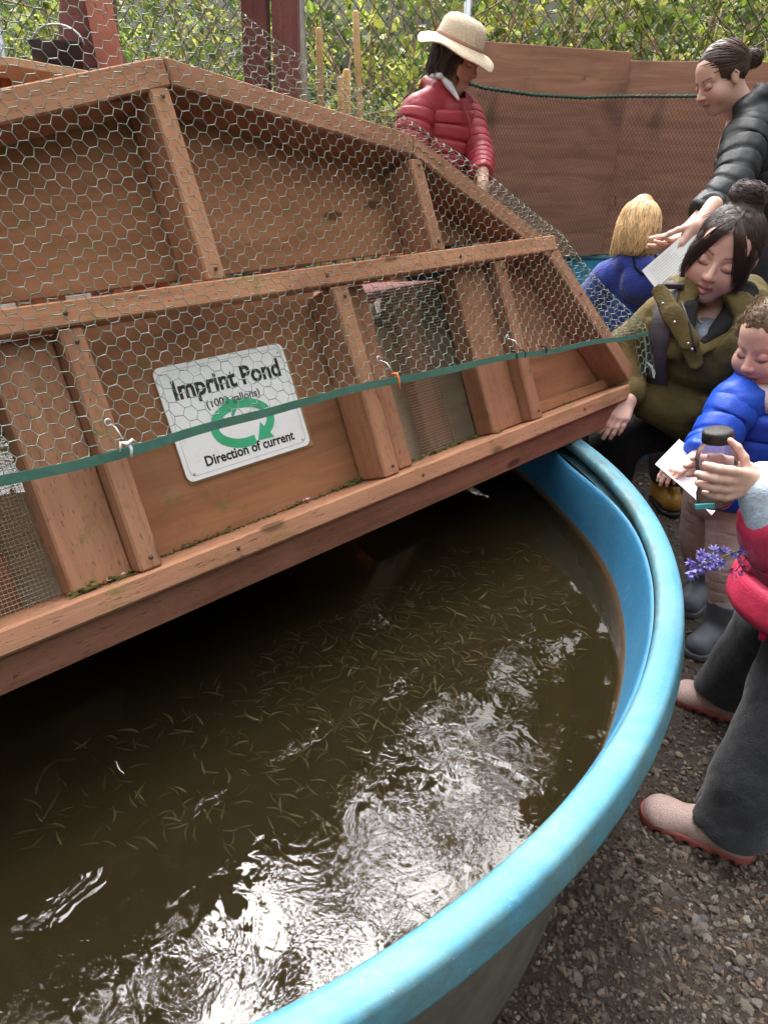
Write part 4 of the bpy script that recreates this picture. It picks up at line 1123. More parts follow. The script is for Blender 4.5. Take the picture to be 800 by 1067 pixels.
def _cone(P, a, b, ra, rb):
    a = np.asarray(a, np.float32); ba = np.asarray(b, np.float32) - a
    q = P - a; t = np.clip((q @ ba) / max(ba @ ba, 1e-9), 0, 1)
    return np.linalg.norm(q - t[..., None] * ba, axis=-1) - (ra + (rb - ra) * t)
def _limb(P, pts, rad, amp=0.0, period=0.06, phase=0.0, flat_=None):
    pts = np.asarray(pts, np.float32); best = None; L0 = 0.0
    for i in range(len(pts) - 1):
        a, b = pts[i], pts[i + 1]; ba = b - a; L = float(np.linalg.norm(ba))
        q = P - a; t = np.clip((q @ ba) / (ba @ ba), 0, 1)
        off = q - t[..., None] * ba
        if flat_ is not None:
            d_, k_ = flat_; d_ = np.asarray(d_, np.float32); off = off + (off @ d_)[..., None] * d_ * (1.0 / k_ - 1.0)
        r = rad[i] + (rad[i + 1] - rad[i]) * t
        if amp: r = r + amp * (np.abs(np.sin(math.pi * (L0 + t * L) / period + phase)) ** 0.38 - 0.8)
        d = np.linalg.norm(off, axis=-1) - r
        best = d if best is None else np.minimum(best, d) if amp else smin(best, d, 0.3 * min(rad[i], rad[i + 1]))
        L0 += L
    return best
def _ell(P, c, r, Rm=None):
    q = P - np.asarray(c, np.float32)
    if Rm is not None: q = q @ np.asarray(Rm, np.float32)      # columns of Rm = ellipsoid axes
    r = np.asarray(r, np.float32)
    k0 = np.linalg.norm(q / r, axis=-1); k1 = np.linalg.norm(q / (r * r), axis=-1) + 1e-9
    return k0 * (k0 - 1) / k1
def _box(P, c, r, Rm=None, rd=0.01):
    q = P - np.asarray(c, np.float32)
    if Rm is not None: q = q @ np.asarray(Rm, np.float32)
    q = np.abs(q) - (np.asarray(r, np.float32) - rd)
    return np.linalg.norm(np.maximum(q, 0), axis=-1) + np.minimum(q.max(-1), 0) - rd
def prim_box(p):
    t = p[0]
    if t == 'c': pts, r = np.array([p[1], p[2]]), max(p[3], p[4])
    elif t == 'l': pts, r = np.array(p[1]), max(p[2]) * 1.35 + 0.02
    else: pts, r = np.array([p[1]]), float(np.max(p[2])) * (1.0 if t == 'e' else 1.75)
    return pts.min(0) - r, pts.max(0) + r
def prim_eval(p, P):
    t = p[0]
    if t == 'c': return _cone(P, *p[1:5])
    if t == 'l': return _limb(P, p[1], p[2], **(p[3] if len(p) > 3 and isinstance(p[3], dict) else {}))
    if t == 'e': return _ell(P, p[1], p[2], p[3] if len(p) > 3 else None)
    return _box(P, p[1], p[2], p[3] if len(p) > 3 else None, p[4] if len(p) > 4 else 0.01)
def fold_noise(P, freq, seed, aniso=(1, 1, 1)):
    g = np.random.default_rng(seed); out = 0
    Pq = P * np.asarray(aniso, np.float32)
    for i in range(4):
        k = g.normal(size=3); k *= freq * g.uniform(0.7, 1.5) / np.linalg.norm(k)
        k2 = g.normal(size=3) * freq * 0.45
        out = out + (1.0 - 2.0 * np.sqrt(np.abs(np.sin(0.5 * (Pq @ k.astype(np.float32) + 1.6 * np.sin(Pq @ k2.astype(np.float32) + i) + g.uniform(0, 6))))))
    return out / 4          # sharp creases, soft swells
def solid(adds, h, k=0.015, subs=(), noise=None, lo=None, hi=None):
    """adds: prims, or (prim, k); subs: carved prims (prim, k). returns V, F (world space)"""
    A = [(a if isinstance(a[0], tuple) else (a, k)) for a in adds]
    bb = [prim_box(a[0]) for a in A]
    l = np.min([b[0] for b in bb], 0) - 4 * h if lo is None else np.asarray(lo)
    u = np.max([b[1] for b in bb], 0) + 4 * h if hi is None else np.asarray(hi)
    n = np.ceil((u - l) / h).astype(int) + 1
    ax = [(l[i] + h * np.arange(n[i])).astype(np.float32) for i in range(3)]
    D = np.full(tuple(n), 1.0, np.float32)
    def region(p, m):
        b0, b1 = prim_box(p)
        i0 = np.clip(np.floor((b0 - m - l) / h).astype(int), 0, n); i1 = np.clip(np.ceil((b1 + m - l) / h).astype(int) + 1, 0, n)
        return tuple(slice(a, b) for a, b in zip(i0, i1))
    def pts(sl): return np.stack(np.meshgrid(*[ax[i][sl[i]] for i in range(3)], indexing='ij'), -1)
    for p, kk in A:
        sl = region(p, kk + 4 * h)
        if D[sl].size == 0: continue
        D[sl] = smin(D[sl], prim_eval(p, pts(sl)), kk)
    for p, kk in subs:
        sl = region(p, kk + 4 * h)
        if D[sl].size == 0: continue
        D[sl] = -smin(-D[sl], prim_eval(p, pts(sl)), kk)
    if noise:
        m = np.argwhere(np.abs(D) < 0.05)
        if len(m):
            P = (l + h * m).astype(np.float32); e = 0
            for amp, fr, sd, *an in noise: e = e + amp * fold_noise(P, fr, sd, *(an or [(1, 1, 1)]))
            D[tuple(m.T)] += e
    D[0] = D[-1] = 1; D[:, 0] = D[:, -1] = 1; D[:, :, 0] = D[:, :, -1] = 1
    return surface_nets(D, l, h)
def puff_tube(path, radii, period, amp, flat_=None, sides=48, per=10, seed=1):
    """quilted tube: stitched rings with padded bulges between them"""
    P = np.asarray(path, float); n0 = len(P)
    Q = np.vstack([2 * P[0] - P[1], P, 2 * P[-1] - P[-2]]); out, rad = [], []
    for i in range(n0 - 1):
        a, b, c, d = Q[i:i + 4]
        for t in np.linspace(0, 1, 40, endpoint=i == n0 - 2):
            out.append(0.5 * (2 * b + (c - a) * t + (2 * a - 5 * b + 4 * c - d) * t * t + (3 * b - a - 3 * c + d) * t ** 3)); rad.append(radii[i] + (radii[i + 1] - radii[i]) * (t * t * (3 - 2 * t)))
    out = np.array(out); rad = np.array(rad)
    sl = np.concatenate([[0], np.cumsum(np.linalg.norm(np.diff(out, axis=0), axis=1))]); L = sl[-1]
    nb = max(2, round(L / period)); n = nb * per + 1; s = np.linspace(0, L, n)
    C = np.stack([np.interp(s, sl, out[:, k]) for k in range(3)], -1); r = np.interp(s, sl, rad)
    T = np.gradient(C, axis=0); T /= np.linalg.norm(T, axis=1, keepdims=True)
    e = np.cross(T[0], (0.31, 0.2, 0.93)); e /= np.linalg.norm(e)
    th = np.arange(sides) * 2 * math.pi / sides; V = np.zeros((n, sides, 3)); g = np.random.default_rng(seed)
    ph = g.uniform(0, 6.28, (nb + 1, 6)); am = g.uniform(0.4, 1.0, (nb + 1, 6))
    for i in range(n):
        e = e - T[i] * (e @ T[i]); e /= np.linalg.norm(e); f = np.cross(T[i], e)
        x = s[i] / L * nb; k = min(int(x), nb - 1); q = abs(2 * (x - k) - 1)
        bul = 1 - q ** 5
        w = sum(am[k, j] * np.sin((3 + 3 * j) * th + ph[k, j]) for j in range(5)) / 5
        w2 = sum(am[k, j] * np.sin((9 + 4 * j) * th + ph[k, j] * 1.7) for j in range(6)) / 6
        rr_ = r[i] + amp * (bul - 0.85) + amp * 0.28 * w * bul + amp * 0.55 * w2 * q ** 2 * (1 - q ** 10)
        off = np.cos(th)[:, None] * e + np.sin(th)[:, None] * f
        tw_ = 0.10 * period * np.sin(2 * th + ph[k, 0])
        if flat_ is not None: d_ = np.asarray(flat_[0]); off = off - (off @ d_)[:, None] * d_ * (1 - flat_[1])
        V[i] = C[i] + off * rr_[:, None] + T[i] * tw_[:, None]
    idx = np.arange(n * sides).reshape(n, sides); nx_ = np.roll(idx, -1, 1)
    F = np.stack([idx[:-1], nx_[:-1], nx_[1:], idx[1:]], -1).reshape(-1, 4)
    V = np.vstack([V.reshape(-1, 3), C[0], C[-1]]); a, b = len(V) - 2, len(V) - 1
    tri = np.array([(a, nx_[0, k], idx[0, k]) for k in range(sides)] + [(b, idx[-1, k], nx_[-1, k]) for k in range(sides)])
    return V, [F, tri]
def garment(name, parent, adds, h, mat, **kw):
    base = np.array(parent.location) if parent is not None else np.zeros(3)
    lofts, rest = [], []
    for i, a in enumerate(adds):
        p = a[0] if isinstance(a[0], tuple) else a
        if p[0] == 'l' and len(p) > 3 and isinstance(p[3], dict) and p[3].get('amp'):
            lofts.append(puff_tube(p[1], p[2], p[3]['period'], p[3]['amp'], p[3].get('flat_'), seed=i + 3))
        else: rest.append(a)
    parts = lofts + ([solid(rest, h, **kw)] if rest else [])
    V, F = merge(parts)
    return link(name, npmesh(name, V - base, F, True), mat, parent)

# ---------------------------------------------------------------- materials for people
def skin_mat(name):
    t = NT(name); c = t.attr(); v = t.coord()
    n = t.noise(v, 420, 4, 0.7); b = t.noise(v, 22, 4, 0.65); fk = t.noise(v, 260, 2)
    c = t.mix(t.ramp(b, [(0.35, 0.0), (0.75, 0.25)]), c, t.mix(0.6, c, (0.55, 0.20, 0.15)))
    c = t.mix(t.ramp(fk, [(0.64, 0.0), (0.72, 0.35)]), c, (0.36, 0.16, 0.10))
    t.base(c); t.rough(0.5); t.bsdf.inputs['Subsurface Weight'].default_value = 0.12
    t.bsdf.inputs['Subsurface Radius'].default_value = (0.012, 0.005, 0.003); t.bsdf.inputs['Subsurface Scale'].default_value = 1.0
    t.bump(n, 0.35, 0.0015)
    return t.m
M['skin'] = skin_mat('skin')
def hair_mat(name):
    t = NT(name); c = t.attr()
    t.base(c); t.rough(0.42); t.bsdf.inputs['Specular IOR Level'].default_value = 0.4
    return t.m
M['hair'] = hair_mat('hair')
def cloth(name, c, rough=0.7, weave=700, bump=0.25, var=0.2, sheen=0.0, big=14):
    t = NT(name); v = t.coord()
    w = t.noise(v, weave, 2, 0.6); b = t.noise(v, big, 4, 0.6)
    col = t.ramp(b, [(0.3, tuple(x * (1 - var) for x in c)), (0.7, tuple(min(1, x * (1 + var)) for x in c))])
    col = t.mix(t.ramp(w, [(0.35, 0.35), (0.65, 0.0)]), col, tuple(x * 0.55 for x in c))
    t.base(col); t.rough(rough)
    if sheen: t.bsdf.inputs['Sheen Weight'].default_value = sheen
    cr = t.noise(t.coord((1, 1, 1.7)), 42, 5, 0.6, 2.2)
    t.bsdf.inputs['Specular IOR Level'].default_value = 0.3
    t.bump(t.math('ADD', t.math('MULTIPLY', w, 0.2), cr), min(1.0, bump * 1.6), 0.006)
    return t.m
SK_F = (0.64, 0.40, 0.315); SK_T = (0.66, 0.42, 0.335); SK_A = (0.47, 0.27, 0.19)

def unit(v): v = np.asarray(v, float); return v / np.linalg.norm(v)
def hframe(c, fwd, up):
    f = unit(fwd); u = np.asarray(up, float); u = unit(u - f * (u @ f)); r = np.cross(f, u)
    Rm = np.stack([r, f, u], 1)             # columns: head x (its right), y forward, z up
    return np.asarray(c, float), Rm
def place(V, fr): return V @ fr[1].T + fr[0]
def local(p, fr): return (np.asarray(p, float) - fr[0]) @ fr[1]

def head_skin(fr, s, neck, neck_r, col, child=False, h=0.0028, mouth_open=0.0, lips=(0.42, 0.15, 0.14), brow=(0.10, 0.06, 0.04)):
    """head and neck in head space scaled by s; returns world V, F, colours"""
    nb = local(neck, fr) / s
    ch = 1.0 if child else 0.0
    A = [(('e', (0, -0.018, 0.038), (0.073 + 0.004 * ch, 0.090, 0.083)), 0.0),
         (('e', (0, 0.022, -0.028), (0.062 + 0.006 * ch, 0.068, 0.078 - 0.010 * ch)), 0.03),
         (('e', (0, 0.056, -0.086 + 0.014 * ch), (0.026, 0.022, 0.020)), 0.03),
         (('e', (0.040, 0.052, -0.034), (0.024 + 0.008 * ch, 0.026 + 0.005 * ch, 0.030)), 0.025), (('e', (-0.040, 0.052, -0.034), (0.024 + 0.008 * ch, 0.026 + 0.005 * ch, 0.030)), 0.025),
         (('l', [(-0.044, 0.062, 0.024), (-0.02, 0.0755, 0.022), (0.02, 0.0755, 0.022), (0.044, 0.062, 0.024)], [0.008 - 0.002 * ch, 0.0085 - 0.002 * ch, 0.0085 - 0.002 * ch, 0.008 - 0.002 * ch]), 0.014), (('e', (0, 0.028, 0.046), (0.060, 0.053, 0.052)), 0.02),
         (('c', (0, 0.080, 0.012), (0, 0.101 - 0.004 * ch, -0.022), 0.0065, 0.0092), 0.010),
         (('e', (0, 0.103 - 0.004 * ch, -0.027), (0.0098, 0.0108, 0.0088)), 0.006),
         (('e', (0.0108, 0.093, -0.030), (0.0066, 0.0085, 0.0066)), 0.006), (('e', (-0.0108, 0.093, -0.030), (0.0066, 0.0085, 0.0066)), 0.006)]
    for q in (-1, 1):
        A += [(('e', (q * 0.0725, -0.008, -0.006), (0.006, 0.015, 0.026)), 0.005), (('l', [(q * 0.076, 0.004, 0.008), (q * 0.079, -0.010, 0.018), (q * 0.080, -0.020, 0.004), (q * 0.074, -0.008, -0.028)], [0.003, 0.0035, 0.0035, 0.0035]), 0.003)]
    A += [(('c', (0, -0.022, -0.045), tuple(nb), 0.052, neck_r / s), 0.03)]
    subs = [(('e', (q * 0.031, 0.100, 0.006), (0.016, 0.0205, 0.0115)), 0.010) for q in (-1, 1)]
    D2 = [(('e', (q * 0.031, 0.0735, 0.0045), (0.0145, 0.0125, 0.0125)), 0.003) for q in (-1, 1)]
    D2 += [(('l', [(-0.024, 0.073, -0.0565), (-0.010, 0.0855, -0.053), (0.0, 0.087, -0.0545), (0.010, 0.0855, -0.053), (0.024, 0.073, -0.0565)], [0.0028, 0.0055, 0.005, 0.0055, 0.0028]), 0.004),
           (('l', [(-0.022, 0.074, -0.0605), (0.0, 0.086, -0.066 - mouth_open), (0.022, 0.074, -0.0605)], [0.003, 0.0072, 0.003]), 0.004)]
    # base then lids and lips over the sockets
    allp = A
    lo = np.array([-0.105, -0.125, min(-0.125, nb[2] - 0.06)]); hi = np.array([0.105, 0.135, 0.135])
    lo = np.minimum(lo, nb - 0.07); hi = np.maximum(hi, nb + 0.07)
    n = np.ceil((hi - lo) / h).astype(int) + 1
    ax = [(lo[i] + h * np.arange(n[i])).astype(np.float32) for i in range(3)]
    D = np.full(tuple(n), 1.0, np.float32)
    def reg(p, m):
        b0, b1 = prim_box(p); i0 = np.clip(np.floor((b0 - m - lo) / h).astype(int), 0, n); i1 = np.clip(np.ceil((b1 + m - lo) / h).astype(int) + 1, 0, n)
        return tuple(slice(a, b) for a, b in zip(i0, i1))
    def pts(sl): return np.stack(np.meshgrid(*[ax[i][sl[i]] for i in range(3)], indexing='ij'), -1)
    for p, k in A: sl = reg(p, k + 4 * h); D[sl] = smin(D[sl], prim_eval(p, pts(sl)), k)
    for p, k in subs: sl = reg(p, k + 4 * h); D[sl] = -smin(-D[sl], prim_eval(p, pts(sl)), k)
    for p, k in D2: sl = reg(p, k + 4 * h); D[sl] = smin(D[sl], prim_eval(p, pts(sl)), k)
    cut = [(('l', [(-0.020, 0.082, -0.0585), (0, 0.095, -0.0595 - mouth_open * .5), (0.020, 0.082, -0.0585)], [0.0012, 0.0018 + mouth_open * .5, 0.0012]), 0.002)]
    cut += [(('e', (q * 0.0065, 0.099, -0.0385), (0.0035, 0.004, 0.003)), 0.002) for q in (-1, 1)]
    for p, k in cut: sl = reg(p, k + 4 * h); D[sl] = -smin(-D[sl], prim_eval(p, pts(sl)), k)
    D[0] = D[-1] = 1; D[:, 0] = D[:, -1] = 1; D[:, :, 0] = D[:, :, -1] = 1
    V, F = surface_nets(D, lo, h)
    # skin colouring, with shade painted into the lid crease and mouth line
    C = np.tile(np.array(col), (len(V), 1))
    x, y, z = V[:, 0], V[:, 1], V[:, 2]
    def g(cx, cy, cz, rx, ry, rz): return np.exp(-(((np.abs(x) - cx) / rx) ** 2 + ((y - cy) / ry) ** 2 + ((z - cz) / rz) ** 2))
    def mixc(w, c2):
        nonlocal C
        C = C * (1 - w[:, None]) + np.array(c2) * w[:, None]
    mixc(0.45 * g(0.042, 0.075, -0.036, 0.022, 0.05, 0.022), (0.60, 0.22, 0.17))
    mixc(0.35 * g(0, 0.105, -0.027, 0.013, 0.02, 0.012), (0.60, 0.22, 0.17))
    lipw = np.clip(1.6 - (np.abs(x) / 0.024) ** 2 - ((z + 0.0595 + mouth_open * .5) / (0.0105 + mouth_open)) ** 2 * 1.0, 0, 1) * (y > 0.068)
    mixc(0.85 * np.clip(lipw * 1.3 - 0.35, 0, 1), lips)
    slit = np.exp(-((z + 0.0592 + mouth_open * .5) / (0.0014 + mouth_open * .4)) ** 2) * (np.abs(x) < 0.020) * (y > 0.07)
    mixc(0.7 * slit, (0.10, 0.03, 0.03))
    bw = np.exp(-((z - (0.0235 + 0.006 * np.sin(np.clip((np.abs(x) - 0.012) / 0.042, 0, 1) * 2.4))) / 0.0034) ** 2) * (np.abs(x) > 0.012) * (np.abs(x) < 0.052) * (y > 0.05)
    mixc((0.4 if child else 0.9) * bw, brow)
    lash = np.exp(-((z - (-0.0070 + 0.005 * ((np.abs(x) - 0.031) / 0.016) ** 2)) / 0.0026) ** 2) * (np.abs(np.abs(x) - 0.031) < 0.0165) * (y > 0.055)
    mixc(0.95 * lash, (0.035, 0.02, 0.018))
    cre = np.exp(-((z - (0.0120 - 0.004 * ((np.abs(x) - 0.031) / 0.016) ** 2)) / 0.0016) ** 2) * (np.abs(np.abs(x) - 0.031) < 0.0165) * (y > 0.055)
    mixc(0.4 * cre, (0.22, 0.10, 0.08))
    mixc(0.25 * g(0.031, 0.085, 0.012, 0.015, 0.03, 0.006), (0.42, 0.20, 0.15))
    return place(V * s, fr), F, C

def hand(wrist, fdir, nrm, side, size, curls, spread=0.05, thumb=(0.75, 0.55, 0.35), thumb_curl=0.4, fore=None, wide=1.0, flen=1.0):
    """prims of a hand: palm, four unequal fingers bent towards nrm, thumb from the side of the palm"""
    W = np.asarray(wrist, float); f = unit(fdir); n_ = np.asarray(nrm, float); n_ = unit(n_ - f * (n_ @ f)); s = np.cross(f, n_) * side
    A = []
    off = [0.030, 0.010, -0.010, -0.028]; kn = [0.086, 0.090, 0.085, 0.076]; ln = [0.070, 0.078, 0.072, 0.056]; rd = [0.0088, 0.0090, 0.0086, 0.0076]
    off = [o_ * wide for o_ in off]; rd = [r_ * wide for r_ in rd]; ln = [l_ * flen for l_ in ln]
    for i in range(4):
        k0 = W + (f * 0.012 + s * off[i] * 0.55) * size; k1 = W + (f * kn[i] + s * off[i] * 0.92 - n_ * 0.002) * size
        A.append((('c', tuple(k0), tuple(k1), 0.0145 * size, 0.0112 * size), 0.012 * size))
    A.append((('c', tuple(W + (f * 0.02 + s * 0.018 + n_ * 0.006) * size), tuple(W + (f * 0.055 + s * 0.022 + n_ * 0.006) * size), 0.015 * size, 0.013 * size), 0.012 * size))
    for i in range(4):
        p = W + (f * kn[i] + s * off[i] * 0.92) * size; a = curls[i] * 0.8; sp = spread * off[i] / 0.03
        for j, (fr_, r0_, r1_) in enumerate(((0.45, rd[i] * 1.05, rd[i]), (0.31, rd[i], rd[i] * 0.93), (0.24, rd[i] * 0.93, rd[i] * 0.78))):
            d = unit(f * math.cos(a) + n_ * math.sin(a) + s * sp); q = p + d * ln[i] * fr_ * size
            A.append((('c', tuple(p), tuple(q), r0_ * size, r1_ * size), 0.0025 * size if j else 0.006 * size)); p = q; a += curls[i] * (1.0 if j == 0 else 0.7); A.append((('e', tuple(p), (r1_ * 1.06 * size,) * 3), 0.002 * size)) if j < 2 else None
    p = W + (f * 0.024 + s * 0.026 + n_ * 0.006) * size
    d = unit(f * thumb[1] + s * thumb[0] + n_ * thumb[2])
    for L_, r0_, r1_ in ((0.040, 0.0125, 0.0105), (0.030, 0.0105, 0.0095), (0.024, 0.0095, 0.0078)):
        q = p + d * L_ * size; A.append((('c', tuple(p), tuple(q), r0_ * size, r1_ * size), 0.006 * size)); p = q
        d = unit(d * math.cos(thumb_curl) + unit(f * 0.6 - s * 0.6 + n_ * 0.3) * math.sin(thumb_curl))
    if fore is not None: A.append((('c', tuple(W + f * 0.01 * size), tuple(fore), 0.022 * size, 0.030 * size), 0.02 * size))
    return A

def strands(lines, rad, cols, sides=4):
    parts, C = [], []
    for P, c in zip(lines, cols):
        m = len(P); r = rad * np.interp(np.linspace(0, 1, m), [0, 0.15, 0.7, 1], [0.6, 1, 0.9, 0.15])
        V, F = sweep(P, r, sides, cap=False); parts.append((V, F)); C.append(np.tile(c, (len(V), 1)))
    V, F = merge(parts)
    return V, F, np.vstack(C)

def body_object(parent, pieces):
    """one skin mesh from (V, F, colours) pieces"""
    base = np.array(parent.location)
    V, F = merge([(p[0] - base, p[1]) for p in pieces])
    return link('body', npmesh('body', V, F, True, np.vstack([p[2] for p in pieces])), M['skin'], parent)
def skin_piece(adds, h, col, k=0.01, pink=0.0):
    V, F = solid(adds, h, k)
    return V, F, np.tile(np.array(col), (len(V), 1))
def hair_object(parent, adds, subs, h, col, lines=(), rad=0.0012, noise=None, k=0.015, fr=None, s=1.0, name='hair'):
    """adds/subs in head space when fr is given"""
    base = np.array(parent.location)
    V, F = solid(adds, h, k, subs, noise)
    C = np.tile(np.array(col), (len(V), 1)) * (0.75 + 0.5 * RNG.random((len(V), 1)))
    if fr is not None: V = place(V * s, fr)
    P = [(V - base, F)]; Cs = [C]
    if len(lines):
        cc = [np.array(col) * random.uniform(0.6, 1.7) for _ in lines]
        Vs, Fs, C2 = strands([(place(np.asarray(l) * s, fr) if fr is not None else np.asarray(l)) - base for l in lines], rad, cc)
        P.append((Vs, Fs)); Cs.append(C2)
    V, F = merge(P)
    return link(name, npmesh(name, V, F, True, np.vstack(Cs)), M['hair'], parent)
def on_ell(p, c, r, grow=1.0):
    q = (np.asarray(p) - c) / r
    return c + q / np.linalg.norm(q) * r * grow
# ================================================================== PEOPLE
CR_C, CR_R = np.array((0, -0.018, 0.038)), np.array((0.079, 0.096, 0.090))
def tag_person(x, y, label, z=0.0):
    o = empty('person', (x, y, z)); tag(o, label, 'person', 'visitors round the ponds'); return o
T_ = tuple

# ---------------------------------------------------------------- woman in the olive jacket, crouching at the pond
ol = tag_person(1.02, 2.35, 'woman in olive jacket crouching beside the pond, dark hair in a top bun')
fr = hframe((0.890, 2.085, 1.052), (-0.52, -0.84, -0.17), (0.27, -0.05, 1.0))
nk = (0.925, 2.13, 0.90)
sk = [head_skin(fr, 1.05, nk, 0.054, SK_F, h=0.0026, mouth_open=0.002)]
wr = np.array((0.668, 1.965, 0.690))
sk.append(skin_piece(hand(wr, (-0.42, -0.62, -0.55), (-0.25, 0.35, -0.9), -1, 0.84, [0.25, 0.32, 0.36, 0.42], 0.05, (0.35, 0.85, 0.35), 0.2, (0.70, 2.03, 0.72)), 0.0026, SK_F))
sk.append(skin_piece([('l', [nk, (0.93, 2.17, 0.84)], [0.06, 0.09]), ('e', (0.905, 2.10, 0.845), (0.085, 0.06, 0.07))], 0.006, SK_F, 0.03))
body_object(ol, sk)
M['olive'] = cloth('olive_cotton', (0.118, 0.088, 0.026), 0.75, 900, 0.35, 0.22)
M['black_cloth'] = cloth('black_knit', (0.012, 0.012, 0.013), 0.85, 500, 0.3)
M['greyshirt'] = cloth('grey_shirt', (0.17, 0.19, 0.23), 0.8)
chest = (0.885, 2.095, 0.82); belly = (0.920, 2.17, 0.68); hip = (1.03, 2.38, 0.53)
vneck = [(('e', (0.858, 2.01, 0.905), (0.064, 0.095, 0.090)), 0.012), (('c', (0.855, 1.985, 0.91), (0.805, 1.935, 0.840), 0.042, 0.008), 0.008), (('c', (0.895, 2.09, 0.92), (0.93, 2.12, 1.02), 0.075, 0.085), 0.01)]
fx = unit((0.86, -0.40, 0.0)); fy = unit((-0.55, -0.80, 0.15))
garment('jacket', ol, [
    ('l', [chest, belly, hip], [0.160, 0.158, 0.155], dict(flat_=(fy, 0.80))),
    ('l', [(0.775, 2.09, 0.865), (0.905, 2.15, 0.90), (1.05, 2.17, 0.865)], [0.072, 0.088, 0.074]),
    ('l', [(0.765, 2.095, 0.862), (0.705, 2.13, 0.785), (0.690, 2.06, 0.725), (0.682, 1.995, 0.700)], [0.072, 0.058, 0.042, 0.036]),
    ('l', [(1.06, 2.17, 0.86), (1.13, 2.12, 0.72), (1.02, 2.0, 0.62)], [0.075, 0.062, 0.050]),
    ('l', [(0.765, 2.05, 0.655), (0.86, 2.03, 0.625), (0.97, 2.06, 0.61), (1.06, 2.16, 0.62)], [0.046, 0.058, 0.065, 0.07]),
    ('l', [(0.805, 2.10, 0.955), (0.825, 2.17, 0.945), (0.93, 2.225, 0.945), (1.02, 2.18, 0.935), (1.02, 2.09, 0.915)], [0.022, 0.033, 0.042, 0.038, 0.022]),
    ('l', [(0.808, 2.06, 0.965), (0.790, 2.015, 0.90), (0.780, 1.985, 0.82)], [0.024, 0.026, 0.016], dict(flat_=(unit((-0.35, -0.93, 0.1)), 0.5))),
    ('l', [(1.015, 2.08, 0.93), (0.945, 2.025, 0.845), (0.835, 1.985, 0.79)], [0.028, 0.028, 0.016], dict(flat_=(unit((-0.35, -0.93, 0.1)), 0.5))),
], 0.005, M['olive'], k=0.020, subs=vneck, noise=[(0.0105, 26, 3), (0.0065, 50, 5), (0.003, 100, 8)])
FN = unit((-0.42, -0.86, 0.30))
garment('collar_lining', ol, [('l', [(0.822, 2.075, 0.965), (0.800, 2.01, 0.925), (0.800, 1.962, 0.865)], [0.020, 0.022, 0.008], dict(flat_=(FN, 0.6))), ('l', [(0.975, 2.085, 0.955), (0.925, 2.02, 0.905), (0.835, 1.958, 0.850)], [0.034, 0.032, 0.008], dict(flat_=(FN, 0.6))), ('l', [(0.83, 2.11, 0.97), (0.90, 2.18, 0.965), (0.975, 2.11, 0.955)], [0.018, 0.026, 0.026])], 0.0035, M['black_cloth'], k=0.01, noise=[(0.002, 60, 2)])
garment('shirt', ol, [('e', (0.872, 2.045, 0.845), (0.065, 0.06, 0.050)), ('e', (0.845, 1.998, 0.850), (0.028, 0.035, 0.032))], 0.004, M['greyshirt'], k=0.02)
garment('lapel', ol, [('l', [(0.722, 2.035, 0.965), (0.752, 1.985, 0.915), (0.792, 1.950, 0.858), (0.822, 1.943, 0.800)], [0.020, 0.026, 0.026, 0.020], dict(flat_=(FN, 0.18))), ('l', [(0.975, 2.045, 0.925), (0.905, 1.985, 0.868), (0.825, 1.945, 0.835)], [0.024, 0.026, 0.018], dict(flat_=(FN, 0.2)))], 0.0036, M['olive'], k=0.008, noise=[(0.002, 60, 4)])
garment('pocket_flap', ol, [('b', (0.865, 1.992, 0.665), (0.046, 0.012, 0.026), np.stack([fx, fy, np.cross(fx, fy)], 1), 0.008)], 0.004, M['olive'], k=0.01, noise=[(0.002, 60, 6)])
M['snap'] = flat('snap_metal', (0.40, 0.40, 0.38), 0.4, 0.8)
for p in ((0.722, 1.992, 0.942), (0.752, 1.963, 0.900), (0.788, 1.935, 0.852), (0.800, 1.931, 0.838)):
    o = link('snap', npmesh('snap', *revolve([(0.0001, 0.0026), (0.002, 0.0023), (0.0034, 0.0014), (0.004, 0.0)], 12), True), M['snap'], ol)
    o.location = Vector(p) - ol.location; o.rotation_euler = Vector((-0.5, -0.85, 0.15)).to_track_quat('Z', 'Y').to_euler()
link('zip', npmesh('zip', *sweep(np.array([(0.775, 2.005, 0.945), (0.790, 1.962, 0.900), (0.803, 1.935, 0.852), (0.812, 1.930, 0.832)]) - np.array(ol.location), 0.0032, 6), True), M['black'], ol)
garment('trousers', ol, [('l', [hip, (0.86, 2.22, 0.52), (0.71, 2.13, 0.50)], [0.14, 0.085, 0.072]), ('l', [(0.71, 2.13, 0.50), (0.76, 2.24, 0.28), (0.80, 2.33, 0.10)], [0.072, 0.062, 0.05]), ('l', [(1.09, 2.42, 0.50), (0.99, 2.17, 0.46), (1.07, 2.42, 0.28), (1.115, 2.60, 0.18)], [0.13, 0.085, 0.066, 0.055])], 0.007, M['black_cloth'], k=0.03, noise=[(0.003, 40, 2)])
M['tan_rubber'] = flat('tan_rubber', (0.30, 0.145, 0.02), 0.35, 0, 0.1, 30, 0.25)
